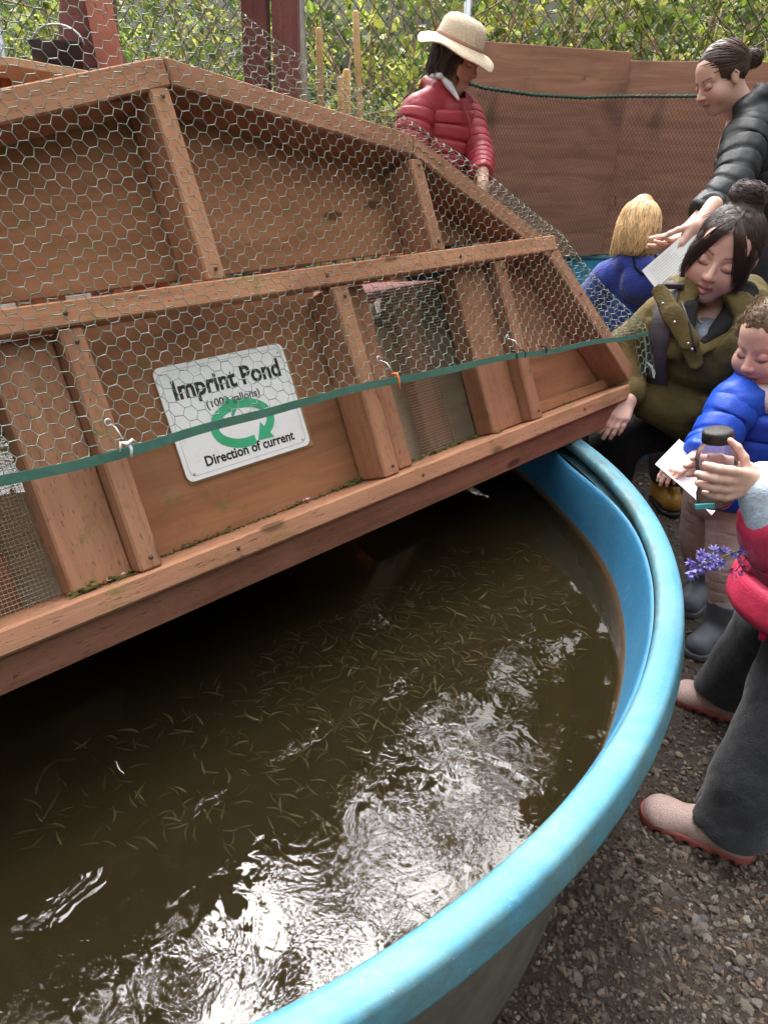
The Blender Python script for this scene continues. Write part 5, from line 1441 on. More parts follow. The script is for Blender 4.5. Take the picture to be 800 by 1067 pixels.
for q, (bx_, by_) in enumerate(((1.115, 2.655), (0.80, 2.37))):
    garment('boot', ol, [('l', [(bx_ + 0.015, by_ - 0.055, 0.055), (bx_ + 0.012, by_ + 0.02, 0.058)], [0.043, 0.045]), ('c', (bx_ + 0.012, by_ + 0.03, 0.06), (bx_ - 0.02, by_ - 0.0, 0.20), 0.048, 0.06)], 0.005, M['tan_rubber'], k=0.03, subs=[(('b', (bx_, by_, -0.05), (0.2, 0.3, 0.07)), 0.003)])
    garment('boot_sole', ol, [('l', [(bx_ + 0.015, by_ - 0.062, 0.024), (bx_ + 0.012, by_ + 0.045, 0.024)], [0.046, 0.048])], 0.005, M['black'], k=0.01, subs=[(('b', (bx_, by_, -0.06), (0.2, 0.3, 0.065)), 0.002), (('b', (bx_, by_, 0.08), (0.2, 0.3, 0.055)), 0.002)])
    garment('boot_cuff', ol, [('c', (bx_ - 0.01, by_ + 0.01, 0.155), (bx_ - 0.03, by_ - 0.01, 0.24), 0.062, 0.066)], 0.006, M['black'], k=0.01)
# hair: centre parting, curtain fringe, top bun
hl = []
for s_ in (-1, 1):
    for i in range(420):
        y0 = random.uniform(-0.03, 0.088); st = on_ell((s_ * 0.003, y0, 0.11), CR_C, CR_R, 1.03); y0 = y0 * 1.0
        en = np.array((s_ * random.uniform(0.060, 0.080), random.uniform(0.035, 0.068) if y0 > 0.03 else random.uniform(-0.06, 0.04), random.uniform(-0.080, -0.005)))
        pts = []
        for t in np.linspace(0, 1, 9):
            p = st * (1 - t) + en * t + np.array((s_ * 0.035, 0.012, 0.03)) * math.sin(math.pi * t)
            if p[2] > -0.02 and t < 0.85: p = on_ell(p, CR_C, CR_R, random.uniform(1.03, 1.055))
            pts.append(p)
        hl.append(pts)
for s_ in (-1, 1):             # curtain fringe parted over the forehead
    for i in range(260):
        x1 = random.uniform(0.060, 0.080); z1 = random.uniform(-0.050, 0.010); z0 = random.uniform(0.088, 0.118); pw = random.uniform(0.5, 0.85); lift = random.uniform(0.002, 0.010); pts = []
        for t in np.linspace(0, 1, 10):
            x = s_ * (0.002 + (x1 - 0.002) * t ** pw); z = z0 + (z1 - z0) * t
            y = 0.0865 - 3.6 * x * x - 5.0 * max(0, z - 0.05) ** 2 - 0.6 * max(0, z - 0.085) + lift * (0.4 + 0.6 * t)
            pts.append(np.array((x, y, z)))
        hl.append(pts)
for i in range(420):           # swept up to the bun
    a = random.uniform(0, 2 * math.pi); rr_ = random.uniform(0.75, 1.05)
    st = on_ell((0.08 * math.cos(a) * rr_, -0.03 + 0.07 * math.sin(a) * rr_, 0.02 + random.uniform(0, 0.05)), CR_C, CR_R, 1.03)
    if st[1] > 0.05: continue
    en = np.array((0.02 * math.cos(a), -0.040 + 0.02 * math.sin(a), 0.130)); pts = [on_ell(st * (1 - t) + en * t, CR_C, CR_R, 1.035 + 0.02 * math.sin(3 * t)) if t < 0.8 else st * (1 - t) + en * t for t in np.linspace(0, 1, 8)]
    hl.append(pts)
for i in range(640):           # bun coils
    a0 = random.uniform(0, 6.28); tl = random.uniform(-1, 1); c_ = np.array((0.012, -0.045, 0.140)); Rr = random.uniform(0.039, 0.047)
    ax1 = unit((random.gauss(0, .5), random.gauss(0, .5), 1)); e1_ = unit(np.cross(ax1, (1, 0.1, 0))); e2_ = np.cross(ax1, e1_)
    hl.append([c_ + Rr * (math.cos(a0 + t) * e1_ + math.sin(a0 + t) * e2_) * random.uniform(.97, 1.03) + ax1 * tl * 0.012 for t in np.linspace(0, random.uniform(1.2, 2.6), 8)])
for i in range(12):            # flyaway wisps
    a = random.uniform(0, 6.28); st = on_ell((0.08 * math.cos(a), -0.02 + 0.05 * math.sin(a), random.uniform(0.03, 0.12)), CR_C, CR_R, 1.03); d = unit(st - CR_C + RNG.normal(0, .03, 3)); t2 = unit(RNG.normal(0, 1, 3))
    hl.append([st + d * 0.015 * t + t2 * 0.03 * t * t for t in np.linspace(0, 1, 6)])
hair_object(ol, [('e', T_(CR_C), T_(CR_R * 1.02)), (('e', (0.012, -0.045, 0.138), (0.046, 0.044, 0.037)), 0.02), (('l', [(-0.066, 0.030, 0.035), (-0.074, 0.030, -0.02), (-0.070, 0.026, -0.072)], [0.008, 0.010, 0.006]), 0.012), (('l', [(0.066, 0.030, 0.035), (0.074, 0.030, -0.02), (0.070, 0.026, -0.072)], [0.008, 0.010, 0.006]), 0.012)],
    [(('c', (0, 0.125, 0.080), (0, 0.105, -0.02), 0.016, 0.070), 0.006), (('e', (0, 0.09, -0.075), (0.066, 0.085, 0.085)), 0.01), (('e', (0, -0.03, -0.10), (0.075, 0.1, 0.065)), 0.01)],
    0.0032, (0.030, 0.017, 0.012), hl, 0.00075, [(0.002, 160, 5), (0.0012, 300, 6)], 0.012, fr, 1.02)
link('necklace', npmesh('necklace', *sweep(np.array([(0.845, 2.055, 0.93), (0.838, 2.02, 0.895), (0.862, 2.005, 0.876), (0.905, 2.02, 0.90), (0.94, 2.06, 0.935)]) - np.array(ol.location), 0.0009, 5), True), flat('gold', (0.8, 0.55, 0.25), 0.25, 0.9), ol)

# backpack on her right shoulder
bpk = empty('backpack', (1.1, 2.36, 0.62)); tag(bpk, 'dark grey backpack with wide strap worn by the olive jacketed woman', 'backpack')
M['strap'] = cloth('grey_webbing', (0.085, 0.075, 0.085), 0.7, 500, 0.3)
sp_ = np.array([(0.86, 2.26, 0.93), (0.800, 2.16, 0.970), (0.755, 2.055, 0.957), (0.732, 2.000, 0.905), (0.728, 1.992, 0.85), (0.740, 2.005, 0.78), (0.77, 2.04, 0.70)])
tt = np.linspace(0, 1, 24); sps = np.stack([np.interp(tt, np.linspace(0, 1, 7), sp_[:, k]) for k in range(3)], -1)
link('strap', npmesh('strap', *ribbon(sps - np.array(bpk.location), (0.75, -0.35, 0.25), 0.052, 0.012), True), M['strap'], bpk)
link('buckle', bevel_mesh('buckle', *box_np(-0.028, 0.028, -0.008, 0.008, -0.007, 0.007), 0.002), M['black'], bpk).location = Vector((0.760, 2.047, 0.977)) - bpk.location
garment('bag', bpk, [('b', (1.08, 2.42, 0.72), (0.13, 0.09, 0.19), None, 0.05)], 0.008, M['strap'], k=0.01, noise=[(0.003, 35, 1)])
def axes(d, up=(0, 0, 1)):
    x = unit(d); u = np.asarray(up, float); z = unit(u - x * (u @ x)); y = np.cross(z, x)
    return np.stack([x, y, z], 1)
def shoe(parent, heel, toe, w, mat, sole_mat, name='shoe', rise=0.065, sole_h=0.022):
    heel, toe = np.array((*heel, 0.0)), np.array((*toe, 0.0)); d = unit(toe - heel); L = np.linalg.norm(toe - heel); s = np.cross((0, 0, 1), d)
    p = lambda a, z: T_(heel + d * a * L + np.array((0, 0, z)))
    cutlow = [(('b', p(0.5, -0.10 + sole_h * 0.8), (L, L, 0.10), axes(d), 0.002), 0.002)]
    garment(name, parent, [('l', [p(0.16, 0.036), p(0.5, 0.034), p(0.80, 0.018)], [w * 0.43, w * 0.43, w * 0.38], dict(flat_=((0, 0, 1), 0.95))), ('c', p(0.20, 0.05), p(0.22, rise + 0.03), w * 0.42, w * 0.40), ('e', p(0.83, 0.022), (0.165 * L, w * 0.47, 0.030), axes(d))], 0.004, mat, k=0.03, subs=cutlow)
    so = [('l', [p(0.17, sole_h * 0.5), p(0.5, sole_h * 0.5), p(0.83, sole_h * 0.5)], [w * 0.48, w * 0.47, w * 0.52])]
    sb = [(('b', p(0.5, sole_h + 0.06), (L, L, 0.06), axes(d), 0.002), 0.003), (('b', p(0.5, -0.06 + 0.002), (L, L, 0.06), axes(d), 0.002), 0.002)]
    for a in np.arange(0.05, 1.0, 0.13):
        for q in (-1, 1): sb.append((('b', T_(heel + d * a * L + s * q * w * 0.53 + np.array((0, 0, 0.004))), (0.028 * L, 0.012, 0.009), axes(d), 0.002), 0.002))
    garment('sole', parent, so, 0.0036, sole_mat, k=0.02, subs=sb)

# ---------------------------------------------------------------- toddler in the blue padded jacket
to = tag_person(0.97, 1.85, 'toddler in blue padded jacket, pink leggings and grey boots holding a paper')
fr = hframe((0.935, 1.80, 0.888), (-0.82, -0.50, -0.30), (0.0, 0.05, 1.0))
nk = (0.955, 1.815, 0.785)
sk = [head_skin(fr, 0.90, nk, 0.047, SK_T, child=True, h=0.0027, lips=(0.46, 0.19, 0.17), brow=(0.25, 0.15, 0.09))]
sk.append(skin_piece(hand((0.712, 1.600, 0.658), (-0.78, -0.50, -0.20), (0.1, 0.25, -0.95), -1, 0.58, [0.55, 0.6, 0.65, 0.7], 0.03, (0.45, 0.8, 0.4), 0.4, (0.75, 1.63, 0.67)), 0.0022, SK_T))
sk.append(skin_piece([('l', [nk, (0.96, 1.82, 0.70), (0.965, 1.83, 0.5)], [0.05, 0.08, 0.08])], 0.008, SK_T, 0.03))
body_object(to, sk)
def curl(c, r, n=10, turns=1.2):
    ax1 = unit(RNG.normal(0, 1, 3)); e1_ = unit(np.cross(ax1, (0.3, 1, 0.2))); e2_ = np.cross(ax1, e1_); a0 = random.uniform(0, 6.28)
    return [c + r * (math.cos(a0 + t) * e1_ + math.sin(a0 + t) * e2_) + ax1 * 0.004 * t for t in np.linspace(0, 6.28 * turns, n)]
hl = []
for i in range(1100):
    d = unit(RNG.normal(0, 1, 3)); d[2] = abs(d[2]) * 0.9 - 0.25; p = on_ell(CR_C + d * 0.1, CR_C, CR_R, 1.03)
    if p[1] > 0.045 and p[2] < 0.085 or p[2] < -0.02 and p[1] > 0: continue
    hl.append(curl(p, random.uniform(0.005, 0.011), 9, 0.8))
hair_object(to, [('e', T_(CR_C), T_(CR_R * 1.01))], [(('e', (0, 0.10, -0.02), (0.085, 0.075, 0.105)), 0.01), (('e', (0, 0.02, -0.10), (0.09, 0.11, 0.075)), 0.01)], 0.0036, (0.115, 0.068, 0.036), hl, 0.0009, [(0.004, 120, 5)], 0.012, fr, 0.90)
M['blue_puff'] = cloth('blue_nylon', (0.012, 0.075, 0.52), 0.45, 500, 0.16, 0.2)
PU = dict(amp=0.011, period=0.072)
cutto = [(('c', (0.935, 1.795, 0.80), (0.94, 1.80, 0.92), 0.062, 0.075), 0.008)]
garment('jacket', to, [('l', [(0.955, 1.815, 0.745), (0.962, 1.825, 0.60), (0.965, 1.83, 0.47)], [0.115, 0.128, 0.130], PU),
    ('l', [(0.87, 1.765, 0.745), (0.955, 1.815, 0.78), (1.04, 1.86, 0.745)], [0.062, 0.062, 0.062]),
    ('l', [(0.868, 1.765, 0.742), (0.795, 1.69, 0.662), (0.735, 1.62, 0.665)], [0.064, 0.056, 0.040], dict(amp=0.008, period=0.062)),
    ('l', [(1.04, 1.86, 0.742), (1.09, 1.83, 0.60), (1.0, 1.74, 0.53)], [0.064, 0.058, 0.045], dict(amp=0.008, period=0.062)),
    ('l', [(0.880, 1.760, 0.785), (0.925, 1.862, 0.812), (1.01, 1.85, 0.80)], [0.016, 0.024, 0.020])], 0.0045, M['blue_puff'], k=0.018, subs=cutto, noise=[(0.0035, 60, 3), (0.0025, 120, 6)])
M['cream'] = cloth('cream_fleece', (0.55, 0.42, 0.30), 0.95, 200, 0.6)
garment('lining', to, [('e', (0.935, 1.79, 0.765), (0.065, 0.065, 0.045))], 0.004, M['cream'], k=0.012, noise=[(0.003, 180, 3)])
garment('shirt', to, [('e', (0.925, 1.762, 0.765), (0.042, 0.045, 0.042))], 0.004, cloth('white_shirt', (0.70, 0.66, 0.62), 0.8), k=0.01)
M['leggings'] = cloth('pink_leggings', (0.72, 0.53, 0.50), 0.8, 800, 0.3, 0.15)
garment('leggings', to, [('l', [(0.960, 1.815, 0.47), (0.958, 1.775, 0.30), (0.985, 1.765, 0.145)], [0.076, 0.056, 0.044], dict(amp=0.0016, period=0.034)), ('l', [(0.93, 1.90, 0.46), (0.945, 1.945, 0.29), (0.995, 1.995, 0.14)], [0.074, 0.054, 0.044], dict(amp=0.0016, period=0.038)), ('e', (0.955, 1.85, 0.455), (0.11, 0.11, 0.08))], 0.0045, M['leggings'], k=0.02, noise=[(0.0025, 70, 4)])
M['welly'] = flat('slate_rubber', (0.115, 0.125, 0.155), 0.55, 0, 0.08, 30, 0.15)
M['welly_sole'] = flat('slate_sole', (0.08, 0.088, 0.105), 0.55)
for hx, hy, tx, ty in ((1.02, 1.785, 0.895, 1.70), (1.045, 2.02, 0.945, 1.90)):
    heel, toe = np.array((hx, hy, 0)), np.array((tx, ty, 0)); d = unit(toe - heel); L = np.linalg.norm(toe - heel)
    p = lambda a, z: T_(heel + d * a * L + np.array((0, 0, z)))
    garment('boot', to, [('l', [p(0.22, 0.045), p(0.55, 0.044), p(0.82, 0.036)], [0.036, 0.037, 0.036]), ('c', p(0.24, 0.05), p(0.24, 0.158), 0.040, 0.052)], 0.004, M['welly'], k=0.025, subs=[(('b', p(0.5, -0.05 + 0.016), (0.3, 0.3, 0.05)), 0.002), (('b', p(0.5, 0.165 + 0.05), (0.3, 0.3, 0.05)), 0.002)])
    garment('boot_sole', to, [('l', [p(0.20, 0.012), p(0.55, 0.012), p(0.82, 0.012)], [0.040, 0.040, 0.040])], 0.004, M['welly_sole'], k=0.02, subs=[(('b', p(0.5, 0.024 + 0.05), (0.3, 0.3, 0.05)), 0.003), (('b', p(0.5, -0.05 + 0.002), (0.3, 0.3, 0.05)), 0.002)])

# ---------------------------------------------------------------- girl in the pink padded jacket holding a jar
gi = tag_person(0.80, 1.28, 'girl at the right edge in pink padded jacket and dark flared trousers holding a jar')
fr = hframe((0.822, 1.425, 1.165), (-0.90, -0.35, -0.30), (-0.1, 0, 1.0))
nk = (0.90, 1.40, 1.05)
sk = [head_skin(fr, 0.94, nk, 0.046, SK_T, child=True, h=0.003)]
W = np.array((0.541, 0.983, 0.896))
sk.append(skin_piece(hand(W, (-0.93, -0.33, 0.10), (-0.30, 0.94, 0.0), -1, 0.59, [0.38, 0.38, 0.40, 0.44], 0.02, (0.75, 0.25, 0.40), 0.25, (0.572, 0.978, 0.852), 1.32, 0.92), 0.0021, SK_T))
W2 = np.array((0.575, 1.052, 0.875))
sk.append(skin_piece(hand(W2, (-0.90, 0.25, 0.05), (-0.25, -0.95, 0.0), 1, 0.66, [0.30, 0.30, 0.32, 0.36], 0.05, (0.25, 0.9, 0.25), 0.1, (0.64, 1.07, 0.85)), 0.0024, SK_T))
sk.append(skin_piece([('l', [nk, (0.93, 1.38, 0.95), (0.83, 1.28, 0.6)], [0.05, 0.09, 0.09])], 0.010, SK_T, 0.03))
body_object(gi, sk)
hl = []
for i in range(260):
    d = unit(RNG.normal(0, 1, 3)); p = on_ell(CR_C + d * 0.1, CR_C, CR_R, 1.03)
    if p[1] > 0.05 and p[2] < 0.09 or p[2] < 0.0: continue
    e = np.array((p[0] * 0.6, -0.10, 0.0)); hl.append([on_ell(p * (1 - t) + e * t, CR_C, CR_R, 1.04) + RNG.normal(0, .001, 3) for t in np.linspace(0, 1, 7)])
for i in range(24):
    p = np.array((random.choice((-1, 1)) * random.uniform(.05, .075), random.uniform(0.04, .07), random.uniform(0.02, .07))); hl.append([p + np.array((0, 0.012, -0.05)) * t + RNG.normal(0, .003, 3) * t for t in np.linspace(0, 1, 6)])
hair_object(gi, [('e', T_(CR_C), T_(CR_R * 1.02))], [(('e', (0, 0.10, -0.02), (0.088, 0.075, 0.10)), 0.01), (('e', (0, 0.02, -0.10), (0.09, 0.11, 0.075)), 0.01)], 0.004, (0.16, 0.095, 0.045), hl, 0.0012, [(0.003, 160, 5)], 0.012, fr, 0.94)
M['pink'] = cloth('pink_nylon', (0.62, 0.045, 0.105), 0.42, 500, 0.16, 0.18)
M['pink_trim'] = cloth('deep_pink_trim', (0.42, 0.008, 0.075), 0.5, 400, 0.2)
PG = dict(amp=0.014, period=0.095)
garment('jacket', gi, [('l', [(0.940, 1.375, 0.965), (0.895, 1.285, 0.75), (0.852, 1.230, 0.472)], [0.125, 0.140, 0.152], PG),
    ('l', [(0.92, 1.25, 0.975), (0.94, 1.38, 1.0), (0.96, 1.49, 0.975)], [0.06, 0.065, 0.06]),
    ('l', [(0.915, 1.24, 0.96), (0.715, 1.035, 0.745), (0.612, 0.985, 0.795), (0.566, 0.976, 0.856)], [0.066, 0.066, 0.056, 0.045], dict(amp=0.008, period=0.07)),
    ('l', [(0.96, 1.48, 0.96), (0.84, 1.24, 0.74), (0.68, 1.09, 0.82)], [0.066, 0.060, 0.045], dict(amp=0.008, period=0.07))], 0.0045, M['pink'], k=0.016,
    noise=[(0.003, 60, 3), (0.0022, 130, 6)])
garment('zip_trim', gi, [('l', [(0.835, 1.270, 0.90), (0.790, 1.212, 0.75), (0.763, 1.178, 0.62), (0.740, 1.160, 0.485)], [0.009, 0.009, 0.009, 0.009])], 0.004, M['pink_trim'], k=0.01)
garment('cuff', gi, [('c', T_(W + np.array((0.009, 0.0, -0.012))), (0.574, 0.977, 0.848), 0.0285, 0.037), ('c', T_(W2 + np.array((0.018, 0.004, -0.008))), (0.655, 1.078, 0.848), 0.029, 0.037)], 0.0035, cloth('pale_blue_cotton', (0.62, 0.72, 0.86), 0.85, 300, 0.4), k=0.006, noise=[(0.002, 90, 3)])
garment('shirt_collar', gi, [('l', [(0.835, 1.36, 1.035), (0.87, 1.45, 1.04), (0.93, 1.45, 1.035)], [0.018, 0.022, 0.022])], 0.005, cloth('teal_shirt', (0.03, 0.22, 0.27), 0.8), k=0.01)
M['charcoal'] = cloth('charcoal_jersey', (0.028, 0.029, 0.034), 0.9, 260, 0.25, 0.35, 0.2, 40)
garment('trousers', gi, [('l', [(0.925, 1.240, 0.56), (0.845, 1.165, 0.36), (0.775, 1.095, 0.16), (0.750, 1.075, 0.050)], [0.105, 0.080, 0.074, 0.080]), ('l', [(0.95, 1.33, 0.56), (0.915, 1.41, 0.34), (0.90, 1.485, 0.05)], [0.10, 0.076, 0.078]), ('e', (0.935, 1.27, 0.56), (0.11, 0.12, 0.07))], 0.005, M['charcoal'], k=0.03,
    subs=[(('b', (0.75, 1.2, -0.06), (0.4, 0.6, 0.130)), 0.004), (('c', (0.672, 1.115, 0.03), (0.69, 1.11, 0.12), 0.010, 0.002), 0.006)], noise=[(0.005, 30, 3), (0.0025, 75, 6)])
def glitter():
    t = NT('pink_glitter'); v = t.coord(); n = t.noise(v, 900, 2, 0.6); c = t.ramp(n, [(0.35, (0.36, 0.19, 0.17)), (0.5, (0.52, 0.36, 0.32)), (0.66, (0.80, 0.66, 0.60))])
    t.base(c); t.rough(0.4); t.bump(n, 0.6, 0.002); return t.m
M['glitter'] = glitter(); M['pink_sole'] = flat('pink_rubber', (0.34, 0.085, 0.075), 0.55, 0, 0.15, 60, 0.25)
shoe(gi, (0.795, 1.040), (0.592, 1.150), 0.088, M['glitter'], M['pink_sole'], sole_h=0.026)
shoe(gi, (0.965, 1.44), (0.790, 1.535), 0.088, M['glitter'], M['pink_sole'], sole_h=0.026)
link('zip_pull', npmesh('zip_pull', *sweep(np.array([(0.752, 1.165, 0.640), (0.742, 1.152, 0.625), (0.730, 1.142, 0.600), (0.718, 1.137, 0.575)]) - np.array(gi.location), [0.003, 0.006, 0.0025, 0.003], 7), True), M['pink_trim'], gi)

# the jar of pond water she holds
jar = empty('jar', (0.512, 1.022, 0.832)); tag(jar, 'clear plastic jar of brown pond water with black lid in the pink girl\'s hands', 'jar')
def clear_mat():
    t = NT('clear_plastic'); t.n.remove(t.bsdf)
    gl = t.n.new('ShaderNodeBsdfGlossy'); gl.inputs['Roughness'].default_value = 0.08
    tr = t.n.new('ShaderNodeBsdfTransparent'); tr.inputs[0].default_value = (0.97, 0.95, 0.97, 1)
    fz = t.n.new('ShaderNodeFresnel'); fz.inputs[0].default_value = 1.25
    mx = t.n.new('ShaderNodeMixShader'); td = t.n.new('ShaderNodeBsdfTranslucent'); td.inputs[0].default_value = (0.62, 0.52, 0.62, 1); df = t.n.new('ShaderNodeBsdfDiffuse'); df.inputs[0].default_value = (0.55, 0.47, 0.56, 1); ma = t.n.new('ShaderNodeMixShader'); ma.inputs[0].default_value = 0.5; t.l.new(td.outputs[0], ma.inputs[1]); t.l.new(df.outputs[0], ma.inputs[2]); mb = t.n.new('ShaderNodeMixShader'); mb.inputs[0].default_value = 0.22; t.l.new(tr.outputs[0], mb.inputs[1]); t.l.new(ma.outputs[0], mb.inputs[2])
    t.l.new(fz.outputs[0], mx.inputs[0]); t.l.new(mb.outputs[0], mx.inputs[1]); t.l.new(gl.outputs[0], mx.inputs[2]); t.l.new(mx.outputs[0], t.out.inputs[0])
    return t.m
M['clear'] = clear_mat()
jp = [(0.0005, 0.001), (0.024, 0.001), (0.029, 0.008), (0.030, 0.02), (0.0275, 0.034), (0.029, 0.05), (0.0335, 0.068), (0.0345, 0.082), (0.031, 0.097), (0.024, 0.106), (0.0225, 0.112), (0.0225, 0.118)]
link('jar_wall', npmesh('jar_wall', *revolve(jp, 40), True), M['clear'], jar)
link('pond_water', npmesh('pond_water', *revolve([(0.0005, 0.003), (0.023, 0.003), (0.028, 0.010), (0.0288, 0.02), (0.0262, 0.034), (0.0270, 0.044), (0.0272, 0.048), (0.0005, 0.048)], 36), True), (lambda t: (t.base((0.50, 0.28, 0.13)), t.rough(0.15), t.m)[2])(NT('jar_water')), jar)
lid = link('lid', npmesh('lid', *revolve([(0.0005, 0.131), (0.021, 0.131), (0.0238, 0.129), (0.0248, 0.125), (0.0248, 0.112), (0.0235, 0.111)], 48), True), flat('black_lid', (0.018, 0.014, 0.012), 0.5, 0, 0.5, 300), jar)
jar.rotation_euler = (R(-4), R(-9), 0); jar.scale = (0.90, 0.90, 0.94); jar.location = (0.510, 1.020, 0.840)
tg_ = board('teal_tag', jar, (-0.040, -0.020, 0.010), (-0.012, -0.032, 0.014), 0.009, 0.003, (0, 0, 1), flat('teal_tape', (0.10, 0.50, 0.55), 0.5), 0.001)

# bluebell sprig hanging below the jar
sprig = empty('bluebell_sprig', (0.545, 0.985, 0.825)); SPO = (0.012, 0.0, 0.006); tag(sprig, 'sprig of violet bluebells hanging under the jar', 'flowers')
st0 = np.array((0.553, 0.985, 0.835)); st1 = np.array((0.468, 0.970, 0.752)); 
spn = [st0, np.array((0.565, 0.985, 0.805)), np.array((0.552, 0.982, 0.785)), np.array((0.520, 0.977, 0.772)), np.array((0.490, 0.972, 0.760)), st1]
link('stem', npmesh('stem', *sweep(np.array(spn) - np.array(sprig.location), [0.0018, 0.0018, 0.0017, 0.0016, 0.0013, 0.0008], 7), True), flat('green_stem', (0.22, 0.26, 0.08), 0.6), sprig)
def blossom_mesh():
    parts = []
    for k in range(6):
        a = k * math.pi / 3; c, s_ = math.cos(a), math.sin(a); e = np.array((c, s_, 0)); t_ = np.array((-s_, c, 0))
        P = [np.array((0, 0, 0)), e * 0.0022 + np.array((0, 0, 0.004)), e * 0.0035 + np.array((0, 0, 0.008)), e * 0.0075 + np.array((0, 0, 0.0105))]
        wd = [0.0006, 0.0016, 0.0017, 0.0003]
        V = np.vstack([[p - t_ * w_, p + t_ * w_] for p, w_ in zip(P, wd)]); F = np.array([(2 * i, 2 * i + 1, 2 * i + 3, 2 * i + 2) for i in range(3)]); parts.append((V, F))
    return npmesh('blossom', *merge(parts))
bmv = blossom_mesh(); bmv.materials.append((lambda t: (t.base(t.ramp(t.rand(), [(0.0, (0.16, 0.12, 0.45)), (0.6, (0.27, 0.22, 0.62)), (1.0, (0.42, 0.38, 0.75))])), t.rough(0.6), t.m)[2])(NT('violet_petal')))
bmp = bmv.copy(); bmp.materials.clear(); bmp.materials.append(flat('pink_petal', (0.55, 0.13, 0.32), 0.6))
for i in range(60):
    t = random.random() ** 0.8; k = t * 3.999; j = int(k) + 1; p = spn[j] * (1 - (k - int(k))) + spn[min(j + 1, 5)] * (k - int(k))
    a = random.uniform(0, 6.28); d = unit((0.25 * math.cos(a) - 0.2, -0.45 + 0.5 * math.sin(a), 0.6 * math.cos(a) - 0.1 + 0.2))
    q = p + d * random.uniform(0.004, 0.016)
    o = link('blossom', bmv, None, sprig); o.location = Vector(q) - sprig.location; o.rotation_euler = Vector(d).to_track_quat('Z', 'Y').to_euler(); o.rotation_euler.rotate_axis('Z', random.random() * 3); sc_ = random.uniform(0.8, 1.25) * (0.7 + 0.3 * t); o.scale = (sc_,) * 3
for i in range(9):
    q = np.array((0.535 + random.gauss(0, 0.010), 0.972, 0.748 + random.gauss(0, 0.006)))
    o = link('pink_blossom', bmp, None, sprig); o.location = Vector(q) - sprig.location; o.rotation_euler = Vector(unit(RNG.normal(0, 1, 3) + [0, -1, 0])).to_track_quat('Z', 'Y').to_euler(); o.scale = (0.7,) * 3
link('pink_stem', npmesh('pink_stem', *sweep(np.array([(0.560, 0.982, 0.80), (0.545, 0.976, 0.765), (0.533, 0.972, 0.744)]) - np.array(sprig.location), 0.0011, 5), True), flat('pink_stalk', (0.35, 0.14, 0.14), 0.6), sprig)

sprig.location = Vector(sprig.location) + Vector(SPO)
# ---------------------------------------------------------------- printed papers
M['paper'] = flat('white_paper', (0.80, 0.80, 0.80), 0.7, 0, 0, 40, 0.03); M['print'] = flat('grey_ink', (0.10, 0.10, 0.13), 0.7)
def paper(c, ex, ey, w, h, label, lines, bend=0.01):
    """sheet of 0.4 mm with printed lines; ex, ey its edges"""
    ex, ey = unit(ex), np.asarray(ey, float); ey = unit(ey - ex * (ey @ ex)); ez = np.cross(ex, ey)
    o = empty('paper', T_(c)); tag(o, label, 'paper')
    n = 12; us = np.linspace(-0.5, 0.5, n); vs = np.linspace(-0.5, 0.5, n)
    def pos(u, v, z): return ex * u * w + ey * v * h + ez * (z + bend * (math.sin(3 * u + 1) + (v * 1.6) ** 2))
    V = [pos(u, v, z) for z in (0, 0.0005) for u in us for v in vs]
    F = [(a * n + b, (a + 1) * n + b, (a + 1) * n + b + 1, a * n + b + 1) for a in range(n - 1) for b in range(n - 1)]
    F2 = [tuple(i + n * n for i in f[::-1]) for f in F]
    link('sheet', npmesh('sheet', np.array(V), np.array(F + F2), True), M['paper'], o)
    P = []
    for (u0_, u1_, v_, t_) in lines:
        m = 8; uu = np.linspace(u0_, u1_, m)
        for z in (-0.0006, 0.0011):
            VV = np.array([pos(u, v_ + q * t_ / 2, z) for u in uu for q in (-1, 1)]); P.append((VV, np.array([(2 * i, 2 * i + 1, 2 * i + 3, 2 * i + 2) for i in range(m - 1)])))
    link('print', npmesh('print', *merge(P)), M['print'], o)
rl = [(-0.30, 0.30, 0.42, 0.02)] + [(-0.38, -0.38 + random.uniform(0.3, 0.76), v, 0.008) for v in np.linspace(0.33, -0.40, 15)] + [(-0.44, 0.44, 0.46, 0.004), (-0.44, 0.44, -0.46, 0.004)]
paper((0.728, 1.585, 0.628), (0.66, -0.44, -0.50), (0.40, 0.72, 0.30), 0.17, 0.125, 'folded printed paper in the toddler\'s hand', rl, 0.004)
paper((0.935, 2.535, 0.965), (0.75, 0.30, 0.62), (-0.50, 0.2, 0.55), 0.21, 0.105, 'white printed leaflet held by the black jacketed woman', [(-0.42, -0.42 + random.uniform(0.4, 0.8), v, 0.006) for v in np.linspace(0.38, -0.36, 11)], 0.004)

